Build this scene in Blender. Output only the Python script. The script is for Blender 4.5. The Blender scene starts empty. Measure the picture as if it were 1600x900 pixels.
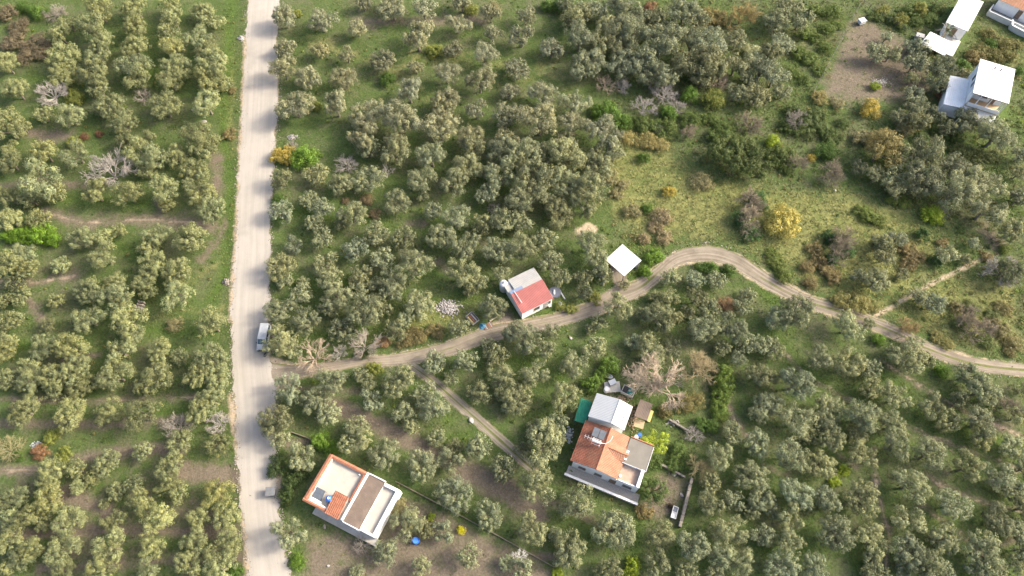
import bpy, bmesh, math, random
import numpy as np
from mathutils import Vector, Matrix

# ------------------------------------------------------------------ camera, sky, sun, exposure
scene = bpy.context.scene
COL = scene.collection
CAM_H, TILT, FPX = 105.0, math.radians(27.0), 1067.0
cam_d = bpy.data.cameras.new('camera'); cam = bpy.data.objects.new('camera', cam_d); COL.objects.link(cam)
cam.location = (0, 0, CAM_H); cam.rotation_euler = (TILT, 0, 0)
cam_d.sensor_width = 36.0; cam_d.lens = 36.0 * FPX / 1600.0
cam_d.clip_start = 0.5; cam_d.clip_end = 12000
scene.camera = cam

SUN_EL, SUN_AZ = math.radians(33), math.radians(10)       # azimuth measured from +X (picture right) towards +Y (picture top)
world = bpy.data.worlds.new('World'); scene.world = world; world.use_nodes = True
wn = world.node_tree.nodes; wl = world.node_tree.links
sky = wn.new('ShaderNodeTexSky'); sky.sky_type = 'NISHITA'; sky.sun_disc = False
sky.sun_elevation = SUN_EL; sky.sun_rotation = math.pi / 2 - SUN_AZ
sky.air_density = 0.8; sky.dust_density = 6.0; sky.ozone_density = 0.3
wn['Background'].inputs['Strength'].default_value = 0.15
wl.new(sky.outputs[0], wn['Background'].inputs['Color'])
sd = bpy.data.lights.new('sun', 'SUN'); sd.energy = 1.7; sd.angle = math.radians(9.0); sd.color = (1.0, 0.92, 0.77)
sun = bpy.data.objects.new('sun', sd); COL.objects.link(sun)
sdir = Vector((math.cos(SUN_EL) * math.cos(SUN_AZ), math.cos(SUN_EL) * math.sin(SUN_AZ), math.sin(SUN_EL)))
sun.rotation_euler = sdir.to_track_quat('Z', 'Y').to_euler(); sun.location = (60, 40, 80)
vs = scene.view_settings
vs.view_transform = 'Standard'; vs.look = 'None'; vs.gamma = 1.0; vs.exposure = 1.70; vs.use_curve_mapping = False
scene.cycles.max_bounces = 8; scene.cycles.diffuse_bounces = 5; scene.cycles.transmission_bounces = 5

rng = np.random.default_rng(7)
random.seed(7)
CT, ST = math.cos(TILT), math.sin(TILT)

def at(px, py, z=0.0):
    """Point of the place at height z that the photograph shows at pixel (px, py)."""
    u = (px - 800) / FPX; v = (450 - py) / FPX
    d = Vector((u, v * CT + ST, v * ST - CT))
    t = (z - CAM_H) / d.z
    return Vector((d.x * t, d.y * t, z))

def to_px(X, Y, Z=0.0):
    """numpy: where points of the ground lie in the photograph."""
    dz = Z - CAM_H
    depth = Y * ST - dz * CT
    up = Y * CT + dz * ST
    depth = np.maximum(depth, 1.0)
    return 800 + FPX * X / depth, 450 - FPX * up / depth

def pxm(py):
    """pixels per metre across the picture at row py (on the ground)."""
    return (FPX * CT - ST * (450 - py)) / CAM_H

# ------------------------------------------------------------------ object helpers
def tag(o, label=None, cat=None, group=None, kind=None):
    if label: o['label'] = label
    if cat: o['category'] = cat
    if group: o['group'] = group
    if kind: o['kind'] = kind
    return o

def thing(name, label, cat, loc=(0, 0, 0), rz=0.0, group=None):
    o = bpy.data.objects.new(name, None); COL.objects.link(o)
    o.empty_display_size = 0.3
    o.location = loc; o.rotation_euler = (0, 0, rz)
    return tag(o, label, cat, group)

def link(name, me, parent=None):
    o = bpy.data.objects.new(name, me); COL.objects.link(o)
    if parent is not None: o.parent = parent
    return o

def mesh_np(name, V, F, mat=None, tint=None, smooth=False):
    """V (n,3), F (m,k) arrays -> mesh; tint (n,3) becomes the point colour attribute 'tint'."""
    V = np.asarray(V, np.float32); F = np.asarray(F, np.int32)
    me = bpy.data.meshes.new(name)
    n, (m, k) = len(V), F.shape
    me.vertices.add(n); me.vertices.foreach_set('co', V.ravel())
    me.loops.add(m * k); me.loops.foreach_set('vertex_index', F.ravel())
    me.polygons.add(m); me.polygons.foreach_set('loop_start', np.arange(0, m * k, k, dtype=np.int32))
    if smooth: me.polygons.foreach_set('use_smooth', np.ones(m, bool))
    if tint is not None:
        a = me.attributes.new('tint', 'FLOAT_COLOR', 'POINT')
        a.data.foreach_set('color', np.c_[tint, np.ones(n)].astype(np.float32).ravel())
    me.update(calc_edges=True)
    if mat: me.materials.append(mat)
    return me

class MB:
    """collects simple shapes into one mesh"""
    def __init__(self): self.v = []; self.f = []
    def add(self, vs_, fs_):
        b = len(self.v); self.v += [tuple(p) for p in vs_]; self.f += [tuple(b + i for i in f) for f in fs_]; return self
    def box(self, x0, x1, y0, y1, z0, z1):
        p = [(x0, y0, z0), (x1, y0, z0), (x1, y1, z0), (x0, y1, z0), (x0, y0, z1), (x1, y0, z1), (x1, y1, z1), (x0, y1, z1)]
        return self.add(p, [(0, 3, 2, 1), (4, 5, 6, 7), (0, 1, 5, 4), (1, 2, 6, 5), (2, 3, 7, 6), (3, 0, 4, 7)])
    def slab(self, quad, t):
        """thin plate under four 3D corners (counter-clockwise from above)"""
        q = [Vector(c) for c in quad]; n = (q[1] - q[0]).cross(q[3] - q[0]).normalized()
        return self.add([c - n * t for c in q] + q, [(0, 3, 2, 1), (4, 5, 6, 7), (0, 1, 5, 4), (1, 2, 6, 5), (2, 3, 7, 6), (3, 0, 4, 7)])
    def prism(self, pts, z0, z1):
        n = len(pts)
        return self.add([(x, y, z0) for x, y in pts] + [(x, y, z1) for x, y in pts],
                        [tuple(reversed(range(n))), tuple(range(n, 2 * n))] + [(i, (i + 1) % n, n + (i + 1) % n, n + i) for i in range(n)])
    def lathe(self, prof, seg=12, c=(0, 0, 0), axis='z'):
        vs_, fs_ = [], []
        for r, h in prof:
            for k in range(seg):
                a = 2 * math.pi * k / seg; x, y = r * math.cos(a), r * math.sin(a)
                p = (x, y, h) if axis == 'z' else ((h, x, y) if axis == 'x' else (x, h, y))
                vs_.append((p[0] + c[0], p[1] + c[1], p[2] + c[2]))
        for i in range(len(prof) - 1):
            for k in range(seg):
                fs_.append((i * seg + k, i * seg + (k + 1) % seg, (i + 1) * seg + (k + 1) % seg, (i + 1) * seg + k))
        fs_.append(tuple(reversed(range(seg)))); fs_.append(tuple((len(prof) - 1) * seg + k for k in range(seg)))
        return self.add(vs_, fs_)
    def tube(self, pts, rad, seg=6):
        v_, f_ = tube(pts, rad, seg); return self.add(v_, f_)
    def build(self, name, mat, parent=None, bevel=0.0, smooth=False):
        me = bpy.data.meshes.new(name); me.from_pydata(self.v, [], self.f); me.update()
        bm = bmesh.new(); bm.from_mesh(me)
        bmesh.ops.recalc_face_normals(bm, faces=bm.faces)
        if bevel: bmesh.ops.bevel(bm, geom=list(bm.edges), offset=bevel, segments=2, affect='EDGES', clamp_overlap=True)
        bm.to_mesh(me); bm.free()
        if smooth: me.polygons.foreach_set('use_smooth', [True] * len(me.polygons))
        me.materials.append(mat)
        return link(name, me, parent)

def tube(pts, rad, seg=6):
    pts = [Vector(p) for p in pts]
    if not isinstance(rad, (list, tuple)): rad = [rad] * len(pts)
    vs_, fs_ = [], []
    for i, p in enumerate(pts):
        d = (pts[min(i + 1, len(pts) - 1)] - pts[max(i - 1, 0)]).normalized()
        a = d.cross(Vector((0, 0, 1)) if abs(d.z) < 0.9 else Vector((1, 0, 0))).normalized(); b = d.cross(a)
        for k in range(seg):
            t = 2 * math.pi * k / seg
            vs_.append(p + a * (rad[i] * math.cos(t)) + b * (rad[i] * math.sin(t)))
    for i in range(len(pts) - 1):
        for k in range(seg):
            fs_.append((i * seg + k, i * seg + (k + 1) % seg, (i + 1) * seg + (k + 1) % seg, (i + 1) * seg + k))
    fs_.append(tuple(reversed(range(seg)))); fs_.append(tuple((len(pts) - 1) * seg + k for k in range(seg)))
    return vs_, fs_

def sheet(name, q, nx, ny, mat, parent, ribs=0, amp=0.03, rows=0, step=0.03, thick=0.0):
    """ribbed or tiled roof sheet over four corners (x along q0-q1, y along q0-q3), real waves and row steps"""
    q = [np.array(c, float) for c in q]
    if ribs: nx = ribs * 4
    if rows: ny = rows * 3
    u = np.linspace(0, 1, nx + 1); v = np.linspace(0, 1, ny + 1)
    U, W = np.meshgrid(u, v)
    P = (q[0][None, None] * ((1 - U) * (1 - W))[..., None] + q[1] * (U * (1 - W))[..., None] + q[2] * (U * W)[..., None] + q[3] * ((1 - U) * W)[..., None])
    n = np.cross(q[1] - q[0], q[3] - q[0]); n /= np.linalg.norm(n)
    h = np.zeros_like(U)
    if ribs: h += amp * np.abs(np.sin(np.pi * U * ribs))
    if rows:
        h += step * (1 - ((W * rows) % 1.0)) * 0.9
        jit = np.random.default_rng(len(name) * 31 + rows).normal(0, 0.008, (ny + 1, nx + 1)); h += jit
    P = P + n * h[..., None]
    V = P.reshape(-1, 3); idx = np.arange((nx + 1) * (ny + 1)).reshape(ny + 1, nx + 1)
    F = np.stack([idx[:-1, :-1], idx[:-1, 1:], idx[1:, 1:], idx[1:, :-1]], -1).reshape(-1, 4)
    return link(name, mesh_np(name, V, F, mat), parent)

def fit(TL, TR, BR, BL, z):
    """rectangle on the site from the four roof corners seen in the photograph: centre, turn, width, depth"""
    a, b, c, d = at(*TL, z), at(*TR, z), at(*BR, z), at(*BL, z)
    cen = (a + b + c + d) / 4
    ux = ((b - a) + (c - d)); ux.z = 0; ux.normalize()
    uy = Vector((-ux.y, ux.x, 0))
    w = ((b - a).dot(ux) + (c - d).dot(ux)) / 2; dp = ((a - d).dot(uy) + (b - c).dot(uy)) / 2
    return Vector((cen.x, cen.y, 0)), math.atan2(ux.y, ux.x), w, dp

# ------------------------------------------------------------------ materials
MATS = {}
def nmat(name):
    m = bpy.data.materials.new(name); m.use_nodes = True
    nt = m.node_tree; b = nt.nodes['Principled BSDF']
    MATS[name] = m
    return m, nt, nt.nodes, nt.links, b

def noise(N, L, scale, detail=4, vec=None, rough=0.6, dim='3D'):
    n = N.new('ShaderNodeTexNoise'); n.inputs['Scale'].default_value = scale; n.inputs['Detail'].default_value = detail
    n.inputs['Roughness'].default_value = rough
    if vec is not None: L.new(vec, n.inputs['Vector'])
    return n.outputs['Fac']

def ramp(N, L, fac, stops):
    r = N.new('ShaderNodeValToRGB'); e = r.color_ramp.elements
    while len(e) < len(stops): e.new(0.5)
    for el, (p, c) in zip(e, stops):
        el.position = p; el.color = (*c, 1) if len(c) == 3 else c
    L.new(fac, r.inputs['Fac']); return r.outputs['Color']

def mixc(N, L, fac, a, b, mode='MIX'):
    m = N.new('ShaderNodeMix'); m.data_type = 'RGBA'; m.blend_type = mode
    for s, v in ((m.inputs[0], fac), (m.inputs[6], a), (m.inputs[7], b)):
        if isinstance(v, (int, float)): s.default_value = v
        elif isinstance(v, tuple): s.default_value = (*v, 1)
        else: L.new(v, s)
    return m.outputs[2]

def math_(N, L, op, a, b=None, c=None, clamp=False):
    m = N.new('ShaderNodeMath'); m.operation = op; m.use_clamp = clamp
    for s, v in zip(m.inputs, (a, b, c)):
        if v is None: continue
        if isinstance(v, (int, float)): s.default_value = v
        else: L.new(v, s)
    return m.outputs[0]

def bump(N, L, b, h, strength, dist=0.05):
    n = N.new('ShaderNodeBump'); n.inputs['Strength'].default_value = strength; n.inputs['Distance'].default_value = dist
    L.new(h, n.inputs['Height']); L.new(n.outputs[0], b.inputs['Normal'])

def plain(name, col, var=0.12, scale=1.5, rough=0.8, metal=0.0, dirt=None, bmp=0.15, dirt_amt=0.5):
    """base colour with uneven wear; dirt is a second colour worn in by patches"""
    m, nt, N, L, b = nmat(name)
    tc = N.new('ShaderNodeTexCoord').outputs['Object']
    f = noise(N, L, scale, 5, tc)
    lo = tuple(c * (1 - var) for c in col); hi = tuple(min(1, c * (1 + var)) for c in col)
    c = ramp(N, L, f, [(0.3, lo), (0.7, hi)])
    if dirt:
        f2 = noise(N, L, scale * 0.55, 6, tc, 0.7)
        r = ramp(N, L, f2, [(0.48, (0, 0, 0)), (0.75, (dirt_amt,) * 3)])
        c = mixc(N, L, r, c, dirt)
    L.new(c, b.inputs['Base Color']); b.inputs['Roughness'].default_value = rough; b.inputs['Metallic'].default_value = metal
    b.inputs['Specular IOR Level'].default_value = 0.3
    bump(N, L, b, noise(N, L, scale * 8, 4, tc), bmp, 0.03)
    return m

def leafmat(name, trans=0.30, rough=0.65):
    m, nt, N, L, b = nmat(name)
    a = N.new('ShaderNodeAttribute'); a.attribute_name = 'tint'
    oi = N.new('ShaderNodeObjectInfo')
    c = mixc(N, L, 1.0, a.outputs['Color'], oi.outputs['Color'], 'MULTIPLY')
    L.new(c, b.inputs['Base Color']); b.inputs['Roughness'].default_value = rough; b.inputs['Specular IOR Level'].default_value = 0.25
    if trans:
        t = N.new('ShaderNodeBsdfTranslucent'); L.new(c, t.inputs['Color'])
        mx = N.new('ShaderNodeMixShader'); mx.inputs[0].default_value = trans
        L.new(b.outputs[0], mx.inputs[1]); L.new(t.outputs[0], mx.inputs[2]); L.new(mx.outputs[0], N['Material Output'].inputs['Surface'])
    return m

LEAF = leafmat('leaf')
BARK = leafmat('bark', 0.0, 0.9)
GRASSM = leafmat('grass_blade', 0.25)

def ground_material():
    m, nt, N, L, b = nmat('ground')
    tc = N.new('ShaderNodeTexCoord').outputs['Object']
    at_ = N.new('ShaderNodeAttribute'); at_.attribute_name = 'cover'
    sp = N.new('ShaderNodeSeparateColor'); L.new(at_.outputs['Color'], sp.inputs[0])
    soil, lush, dry = sp.outputs[0], sp.outputs[1], sp.outputs[2]
    sand = at_.outputs['Alpha']
    big = noise(N, L, 0.11, 5, tc); mid = noise(N, L, 0.6, 6, tc, 0.65); fine = noise(N, L, 3.2, 6, tc, 0.7); vf = noise(N, L, 11, 4, tc, 0.7)
    g = ramp(N, L, fine, [(0.25, (0.030, 0.046, 0.014)), (0.5, (0.058, 0.088, 0.026)), (0.75, (0.104, 0.130, 0.043))])
    gl = ramp(N, L, fine, [(0.25, (0.030, 0.052, 0.013)), (0.6, (0.070, 0.112, 0.023)), (0.8, (0.13, 0.155, 0.040))])
    br = ramp(N, L, fine, [(0.25, (0.072, 0.059, 0.043)), (0.55, (0.135, 0.112, 0.083)), (0.8, (0.205, 0.173, 0.130))])
    dr = ramp(N, L, fine, [(0.25, (0.095, 0.110, 0.034)), (0.5, (0.175, 0.180, 0.060)), (0.78, (0.27, 0.245, 0.10))])
    sa = ramp(N, L, fine, [(0.25, (0.25, 0.195, 0.13)), (0.75, (0.44, 0.36, 0.26))])
    def worn(mask, k=1.0, lo=0.36, hi=0.86):
        n1 = math_(N, L, 'ADD', math_(N, L, 'MULTIPLY', mid, 1.1), math_(N, L, 'ADD', math_(N, L, 'MULTIPLY', vf, 0.4), math_(N, L, 'MULTIPLY', big, 0.5)))
        s = math_(N, L, 'ADD', math_(N, L, 'MULTIPLY', mask, k), math_(N, L, 'SUBTRACT', n1, 1.0))
        mr = N.new('ShaderNodeMapRange'); mr.inputs[1].default_value = lo; mr.inputs[2].default_value = hi; L.new(s, mr.inputs[0]); return mr.outputs[0]
    c = mixc(N, L, worn(math_(N, L, 'ADD', math_(N, L, 'MULTIPLY', big, 0.7), 0.0), 1.0, 0.26, 1.0), g, br)      # thin places where the soil shows
    c = mixc(N, L, worn(lush), c, gl)
    c = mixc(N, L, worn(dry), c, dr)
    c = mixc(N, L, worn(soil), c, br)
    c = mixc(N, L, worn(sand), c, sa)
    L.new(c, b.inputs['Base Color']); b.inputs['Roughness'].default_value = 0.95; b.inputs['Specular IOR Level'].default_value = 0.1
    bump(N, L, b, math_(N, L, 'ADD', fine, mid), 0.55, 0.2)
    return m

def road_material(name, c0, c1, strip=False):
    m, nt, N, L, b = nmat(name)
    tc = N.new('ShaderNodeTexCoord')
    sep = N.new('ShaderNodeSeparateXYZ'); L.new(tc.outputs['UV'], sep.inputs[0])
    u = sep.outputs[0]
    cmb = N.new('ShaderNodeCombineXYZ'); L.new(math_(N, L, 'MULTIPLY', u, 9.0), cmb.inputs[0]); L.new(math_(N, L, 'MULTIPLY', sep.outputs[1], 0.035), cmb.inputs[1])
    streak = noise(N, L, 1.0, 5, cmb.outputs[0], 0.65)
    ob = tc.outputs['Object']
    f1 = noise(N, L, 0.5, 6, ob, 0.65); f2 = noise(N, L, 6.0, 5, ob, 0.7)
    mixf = math_(N, L, 'ADD', math_(N, L, 'MULTIPLY', streak, 0.6), math_(N, L, 'ADD', math_(N, L, 'MULTIPLY', f1, 0.3), math_(N, L, 'MULTIPLY', f2, 0.15)))
    c = ramp(N, L, mixf, [(0.42, c0), (0.62, c1)])
    f3 = noise(N, L, 0.16, 4, ob, 0.6)                                   # worn patches and gravel
    c = mixc(N, L, ramp(N, L, f3, [(0.55, (0, 0, 0)), (0.68, (.45, .45, .45))]), c, tuple(v * .86 for v in c0))
    c = mixc(N, L, ramp(N, L, noise(N, L, 14.0, 3, ob, 0.8), [(0.62, (0, 0, 0)), (0.75, (.5, .5, .5))]), c, tuple(v * .7 for v in c0))
    if strip:
        at_ = N.new('ShaderNodeAttribute'); at_.attribute_name = 'strip'
        edge = math_(N, L, 'ABSOLUTE', math_(N, L, 'SUBTRACT', u, 0.52))
        s = math_(N, L, 'SUBTRACT', 1.0, math_(N, L, 'MULTIPLY', edge, 6.5))
        e2 = math_(N, L, 'MULTIPLY', math_(N, L, 'SUBTRACT', edge, 0.40), 8.0)
        s = math_(N, L, 'MAXIMUM', math_(N, L, 'MULTIPLY', s, at_.outputs['Fac']), e2)
        s = math_(N, L, 'ADD', s, math_(N, L, 'MULTIPLY', math_(N, L, 'SUBTRACT', f1, 0.5), 1.6))
        s = math_(N, L, 'ADD', s, math_(N, L, 'MULTIPLY', math_(N, L, 'SUBTRACT', f2, 0.5), 1.2))
        mr = N.new('ShaderNodeMapRange'); mr.inputs[1].default_value = 0.3; mr.inputs[2].default_value = 0.75; L.new(s, mr.inputs[0])
        gr = ramp(N, L, f2, [(0.3, (0.06, 0.08, 0.025)), (0.7, (0.15, 0.15, 0.055))])
        c = mixc(N, L, mr.outputs[0], c, gr)
    L.new(c, b.inputs['Base Color']); b.inputs['Roughness'].default_value = 0.92; b.inputs['Specular IOR Level'].default_value = 0.15
    bump(N, L, b, math_(N, L, 'ADD', f2, streak), 0.35, 0.05)
    return m

GROUND = ground_material()
ROADM = road_material('pale_road_surface', (0.268, 0.249, 0.217), (0.322, 0.298, 0.258))
TRACKM = road_material('dirt_track_surface', (0.125, 0.106, 0.081), (0.25, 0.216, 0.168), True)
FARMTR = road_material('grassy_track_surface', (0.130, 0.115, 0.082), (0.26, 0.232, 0.180), True)
WHITE = plain('white_render', (0.72, 0.72, 0.715), 0.05, 0.8, 0.85, dirt=(0.45, 0.42, 0.37), dirt_amt=0.45)
WHITEM = plain('white_metal_sheet', (0.50, 0.51, 0.51), 0.04, 0.6, 0.5, dirt=(0.55, 0.53, 0.48), dirt_amt=0.35)
EARTHW = plain('earthy_kerb', (0.17, 0.145, 0.11), 0.25, 2.0, 0.95, dirt=(0.09, 0.09, 0.05))
TILEOLDSHADE = plain('mossy_shaded_tiles', (0.185, 0.072, 0.046), 0.25, 1.2, 0.9, dirt=(0.13, 0.085, 0.05), dirt_amt=0.8)  # old mossy clay, with shade of the slope turned from the sun painted in
TILEPALE = plain('faded_sunlit_tiles', (0.29, 0.148, 0.092), 0.22, 1.2, 0.85, dirt=(0.27, 0.14, 0.075), dirt_amt=0.7)  # faded clay, painted lighter partly for the sun on this side
GABLEM = plain('pale_gable_sheet', (0.37, 0.385, 0.39), 0.05, 0.7, 0.5, dirt=(0.36, 0.35, 0.33), dirt_amt=0.35)
GREYM = plain('grey_metal_sheet', (0.46, 0.48, 0.48), 0.08, 0.8, 0.45, 0.15, dirt=(0.32, 0.29, 0.25))
PALEM = plain('weathered_pale_sheet', (0.30, 0.30, 0.285), 0.12, 0.9, 0.6, dirt=(0.33, 0.29, 0.24))
CONC = plain('concrete', (0.40, 0.385, 0.35), 0.14, 1.2, 0.9, dirt=(0.26, 0.24, 0.2))
BEIGE = plain('terrace_screed', (0.34, 0.315, 0.272), 0.10, 0.7, 0.9, dirt=(0.40, 0.36, 0.29), dirt_amt=0.7)
TERRA = plain('terracotta', (0.30, 0.130, 0.076), 0.22, 2.0, 0.85, dirt=(0.24, 0.12, 0.07))
TERRAL = plain('terracotta_tiles', (0.30, 0.122, 0.070), 0.28, 1.2, 0.85, dirt=(0.19, 0.10, 0.055), dirt_amt=0.75)
REDM = plain('red_metal_sheet', (0.235, 0.078, 0.070), 0.10, 0.9, 0.5, dirt=(0.36, 0.12, 0.10))
BROWNM = plain('brown_roof_sheet', (0.125, 0.096, 0.076), 0.12, 1.0, 0.75, dirt=(0.24, 0.19, 0.15))
GREYR = plain('grey_brown_roof_felt', (0.150, 0.140, 0.120), 0.10, 0.9, 0.85, dirt=(0.20, 0.18, 0.15))
WOODB = plain('weathered_wood', (0.17, 0.12, 0.085), 0.25, 3.0, 0.9, dirt=(0.3, 0.25, 0.19))
YELB = plain('yellow_board', (0.55, 0.44, 0.16), 0.12, 2.0, 0.7)
GREENN = plain('green_shade_net', (0.02, 0.17, 0.10), 0.2, 1.5, 0.8, dirt=(0.02, 0.09, 0.06))
TEAL = plain('teal_tarpaulin', (0.015, 0.13, 0.13), 0.25, 2.0, 0.5)
DARK = plain('dark_rubber', (0.025, 0.025, 0.027), 0.2, 3.0, 0.7)
BLUEP = plain('blue_plastic', (0.03, 0.13, 0.50), 0.12, 2.0, 0.4)
BLUET = plain('blue_tarpaulin', (0.05, 0.16, 0.24), 0.25, 2.5, 0.55)
STONE = plain('field_stone', (0.19, 0.172, 0.145), 0.3, 2.5, 0.95, dirt=(0.2, 0.18, 0.14), bmp=0.5)
PLAST = plain('white_plaster_rubble', (0.27, 0.255, 0.24), 0.2, 4.0, 0.95, dirt=(0.4, 0.36, 0.34))
VANW = plain('white_car_paint', (0.27, 0.29, 0.31), 0.03, 0.8, 0.35, dirt=(0.52, 0.5, 0.45), dirt_amt=0.3, bmp=0.02)
GALV = plain('galvanised_steel', (0.13, 0.135, 0.14), 0.15, 2.0, 0.6, 0.1, dirt=(0.15, 0.14, 0.13))
PAVE = None
def glass_m():
    m, nt, N, L, b = nmat('dark_glass'); b.inputs['Base Color'].default_value = (0.03, 0.055, 0.075, 1); b.inputs['Roughness'].default_value = 0.12
    tc = N.new('ShaderNodeTexCoord').outputs['Object']; bump(N, L, b, noise(N, L, 2.0, 2, tc), 0.03, 0.02)
    return m
GLASS = glass_m()
SOLAR = plain('solar_collector_glass', (0.13, 0.145, 0.16), 0.15, 2.0, 0.25, bmp=0.02)
def paver_m():
    m, nt, N, L, b = nmat('small_grey_pavers')
    tc = N.new('ShaderNodeTexCoord').outputs['Object']
    br = N.new('ShaderNodeTexBrick'); L.new(tc, br.inputs['Vector']); br.inputs['Scale'].default_value = 2.2
    br.inputs['Color1'].default_value = (0.36, 0.35, 0.33, 1); br.inputs['Color2'].default_value = (0.55, 0.54, 0.51, 1); br.inputs['Mortar'].default_value = (0.10, 0.095, 0.085, 1)
    br.inputs['Mortar Size'].default_value = 0.045
    L.new(mixc(N, L, noise(N, L, 1.2, 5, tc), br.outputs['Color'], (0.30, 0.28, 0.25)), b.inputs['Base Color']); b.inputs['Roughness'].default_value = 0.9
    bump(N, L, b, br.outputs['Fac'], -0.4, 0.02)
    return m
PAVE = paver_m()

# ------------------------------------------------------------------ the lie of the land: roads, tracks, cover
ROAD = [(-70, 392, 441), (0, 388, 437), (60, 385, 432), (130, 381, 435), (200, 378, 432), (250, 374, 428), (300, 372, 424), (350, 370, 422), (400, 368, 423),
        (450, 364, 420), (500, 362, 420), (560, 363, 424), (620, 366, 431), (680, 371, 429), (740, 374, 431), (800, 377, 436), (850, 385, 444), (900, 390, 452), (960, 396, 460)]
TRACK = [(420, 588, 62, 0), (440, 584, 36, 0), (480, 578, 19, 0), (560, 566, 17, 0), (630, 561, 24, .3), (700, 545, 26, .5), (760, 523, 28, .3), (820, 510, 25, .5), (880, 497, 24, .4),
         (930, 480, 28, 0), (965, 462, 36, 0), (1000, 449, 26, .8), (1030, 425, 23, .6), (1060, 403, 26, 0), (1105, 396, 30, 0), (1150, 408, 30, .2), (1200, 440, 27, .6), (1260, 470, 26, .9),
         (1330, 492, 25, 1), (1400, 520, 24, .9), (1450, 545, 24, .9), (1520, 568, 24, 1), (1600, 578, 24, 1), (1660, 580, 24, 1)]
SPUR = [(975, 458, 26, 0), (970, 442, 26, 0), (966, 428, 24, 0), (963, 415, 18, 0)]
SIDE = [(636, 566, 13, .9), (680, 598, 17, 1.1), (720, 633, 18, 1.0), (760, 668, 19, 1.1), (800, 704, 20, 1.1), (835, 735, 15, 1.1)]
# painted cover of the ground: bare soil, lush grass, dry grass, sandy earth (pixel polylines: width, points)
SOIL_L = [(20, [(45, 208), (110, 213)]), (16, [(0, 290), (70, 285), (135, 290)]), (20, [(68, 332), (130, 347), (230, 342), (335, 352)]), (22, [(338, 245), (340, 295)]),
          (14, [(352, 345), (340, 375), (312, 405)]), (16, [(0, 442), (70, 440), (115, 430)]), (20, [(45, 468), (66, 500)]), (12, [(0, 622), (120, 628), (230, 622), (310, 620)]),
          (14, [(225, 350), (250, 330), (245, 310)]), (20, [(0, 735), (75, 735)]), (26, [(125, 715), (200, 705), (285, 700)]), (34, [(100, 770), (165, 795), (170, 820)]), (40, [(270, 735), (365, 745)]),
          (24, [(20, 838), (150, 828), (370, 830)]), (22, [(60, 890), (200, 880), (380, 870)]), (18, [(0, 660), (180, 663), (300, 655)]), (14, [(100, 560), (150, 556)]),
          (34, [(515, 630), (590, 665), (640, 690), (690, 715)]), (44, [(725, 735), (790, 765), (840, 800)]), (20, [(440, 690), (500, 690)]), (12, [(455, 605), (560, 610)]),
          (14, [(640, 350), (660, 350)]), (18, [(685, 410), (700, 420)]), (18, [(800, 870), (880, 870)]), (16, [(840, 780), (900, 800), (950, 830)]),
          (9, [(1225, 550), (1260, 590), (1320, 620), (1400, 660), (1480, 692), (1600, 735)]), (8, [(1375, 560), (1450, 610), (1520, 650), (1610, 685)]), (10, [(1365, 700), (1372, 770), (1390, 830), (1385, 890)]),
          (9, [(1440, 740), (1500, 770), (1560, 790), (1610, 800)]), (9, [(1440, 790), (1500, 830), (1540, 870)]), (20, [(1540, 360), (1560, 380)]), (12, [(1600, 840), (1570, 850)]),
          (10, [(1130, 600), (1150, 660), (1180, 690)]), (10, [(1195, 725), (1230, 745)]), (16, [(560, 35), (760, 30)]), (8, [(1300, 700), (1340, 730)])]
LUSH_L = [(26, [(362, 0), (356, 110), (348, 200), (362, 290), (360, 350), (350, 430), (330, 470)]), (22, [(90, 310), (230, 318)]), (26, [(50, 120), (75, 130)]), (26, [(235, 90), (240, 120)]), (26, [(180, 380), (220, 400)]),
          (26, [(230, 515), (330, 520)]), (24, [(20, 540), (120, 535)]), (22, [(230, 645), (330, 640)]), (22, [(620, 600), (690, 610)]), (24, [(660, 690), (760, 680)]), (22, [(690, 640), (700, 655)]),
          (26, [(1210, 520), (1240, 570), (1290, 600)]), (18, [(1330, 560), (1420, 610)]), (22, [(1440, 640), (1520, 680), (1600, 700)]), (20, [(1400, 690), (1460, 710)]), (26, [(1000, 810), (990, 880)]), (24, [(870, 620), (880, 560)]),
          (26, [(1550, 170), (1590, 180)]), (26, [(960, 395), (1000, 385), (1040, 380)]), (30, [(1010, 400), (990, 440)]), (30, [(1190, 450), (1220, 480)]), (20, [(1480, 620), (1560, 640)]), (30, [(850, 490), (880, 480)]),
          (22, [(1560, 260), (1580, 330)]), (30, [(640, 420), (720, 420)]), (26, [(470, 880), (460, 860)]), (24, [(480, 530), (560, 520), (640, 510)]), (22, [(490, 685), (525, 695)]), (22, [(640, 470), (690, 470)]), (26, [(700, 470), (740, 462)]),
          (24, [(430, 330), (480, 330), (600, 350)]), (24, [(450, 440), (560, 440)]), (20, [(800, 560), (860, 580)]), (18, [(1330, 850), (1340, 890)]), (26, [(1200, 860), (1260, 860)]), (18, [(1500, 900), (1540, 890)])]
DRY_P = [[(960, 195), (1010, 195), (1095, 265), (1200, 285), (1330, 295), (1450, 335), (1490, 400), (1420, 470), (1330, 478), (1250, 445), (1165, 395), (1110, 380), (1040, 380), (1000, 375), (945, 340), (945, 260)],
         [(1300, 478), (1480, 420), (1600, 430), (1600, 560), (1480, 545), (1380, 495)], [(620, 470), (760, 470), (740, 505), (600, 548), (560, 548)]]
DRY_L = [(40, [(640, 90), (800, 100), (860, 150)]), (30, [(480, 60), (620, 110), (700, 170)]), (30, [(840, 100), (900, 150)]), (30, [(500, 850), (560, 880)]), (20, [(365, 90), (360, 180), (365, 240)]), (24, [(250, 490), (350, 480)]), (14, [(700, 500), (660, 520)]),
         (20, [(1190, 60), (1290, 60), (1300, 120)]), (40, [(1530, 60), (1590, 90)]), (18, [(720, 700), (790, 720)]), (20, [(300, 440), (350, 400)]), (30, [(430, 880), (440, 860)]), (24, [(1270, 20), (1330, 40)])]
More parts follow.
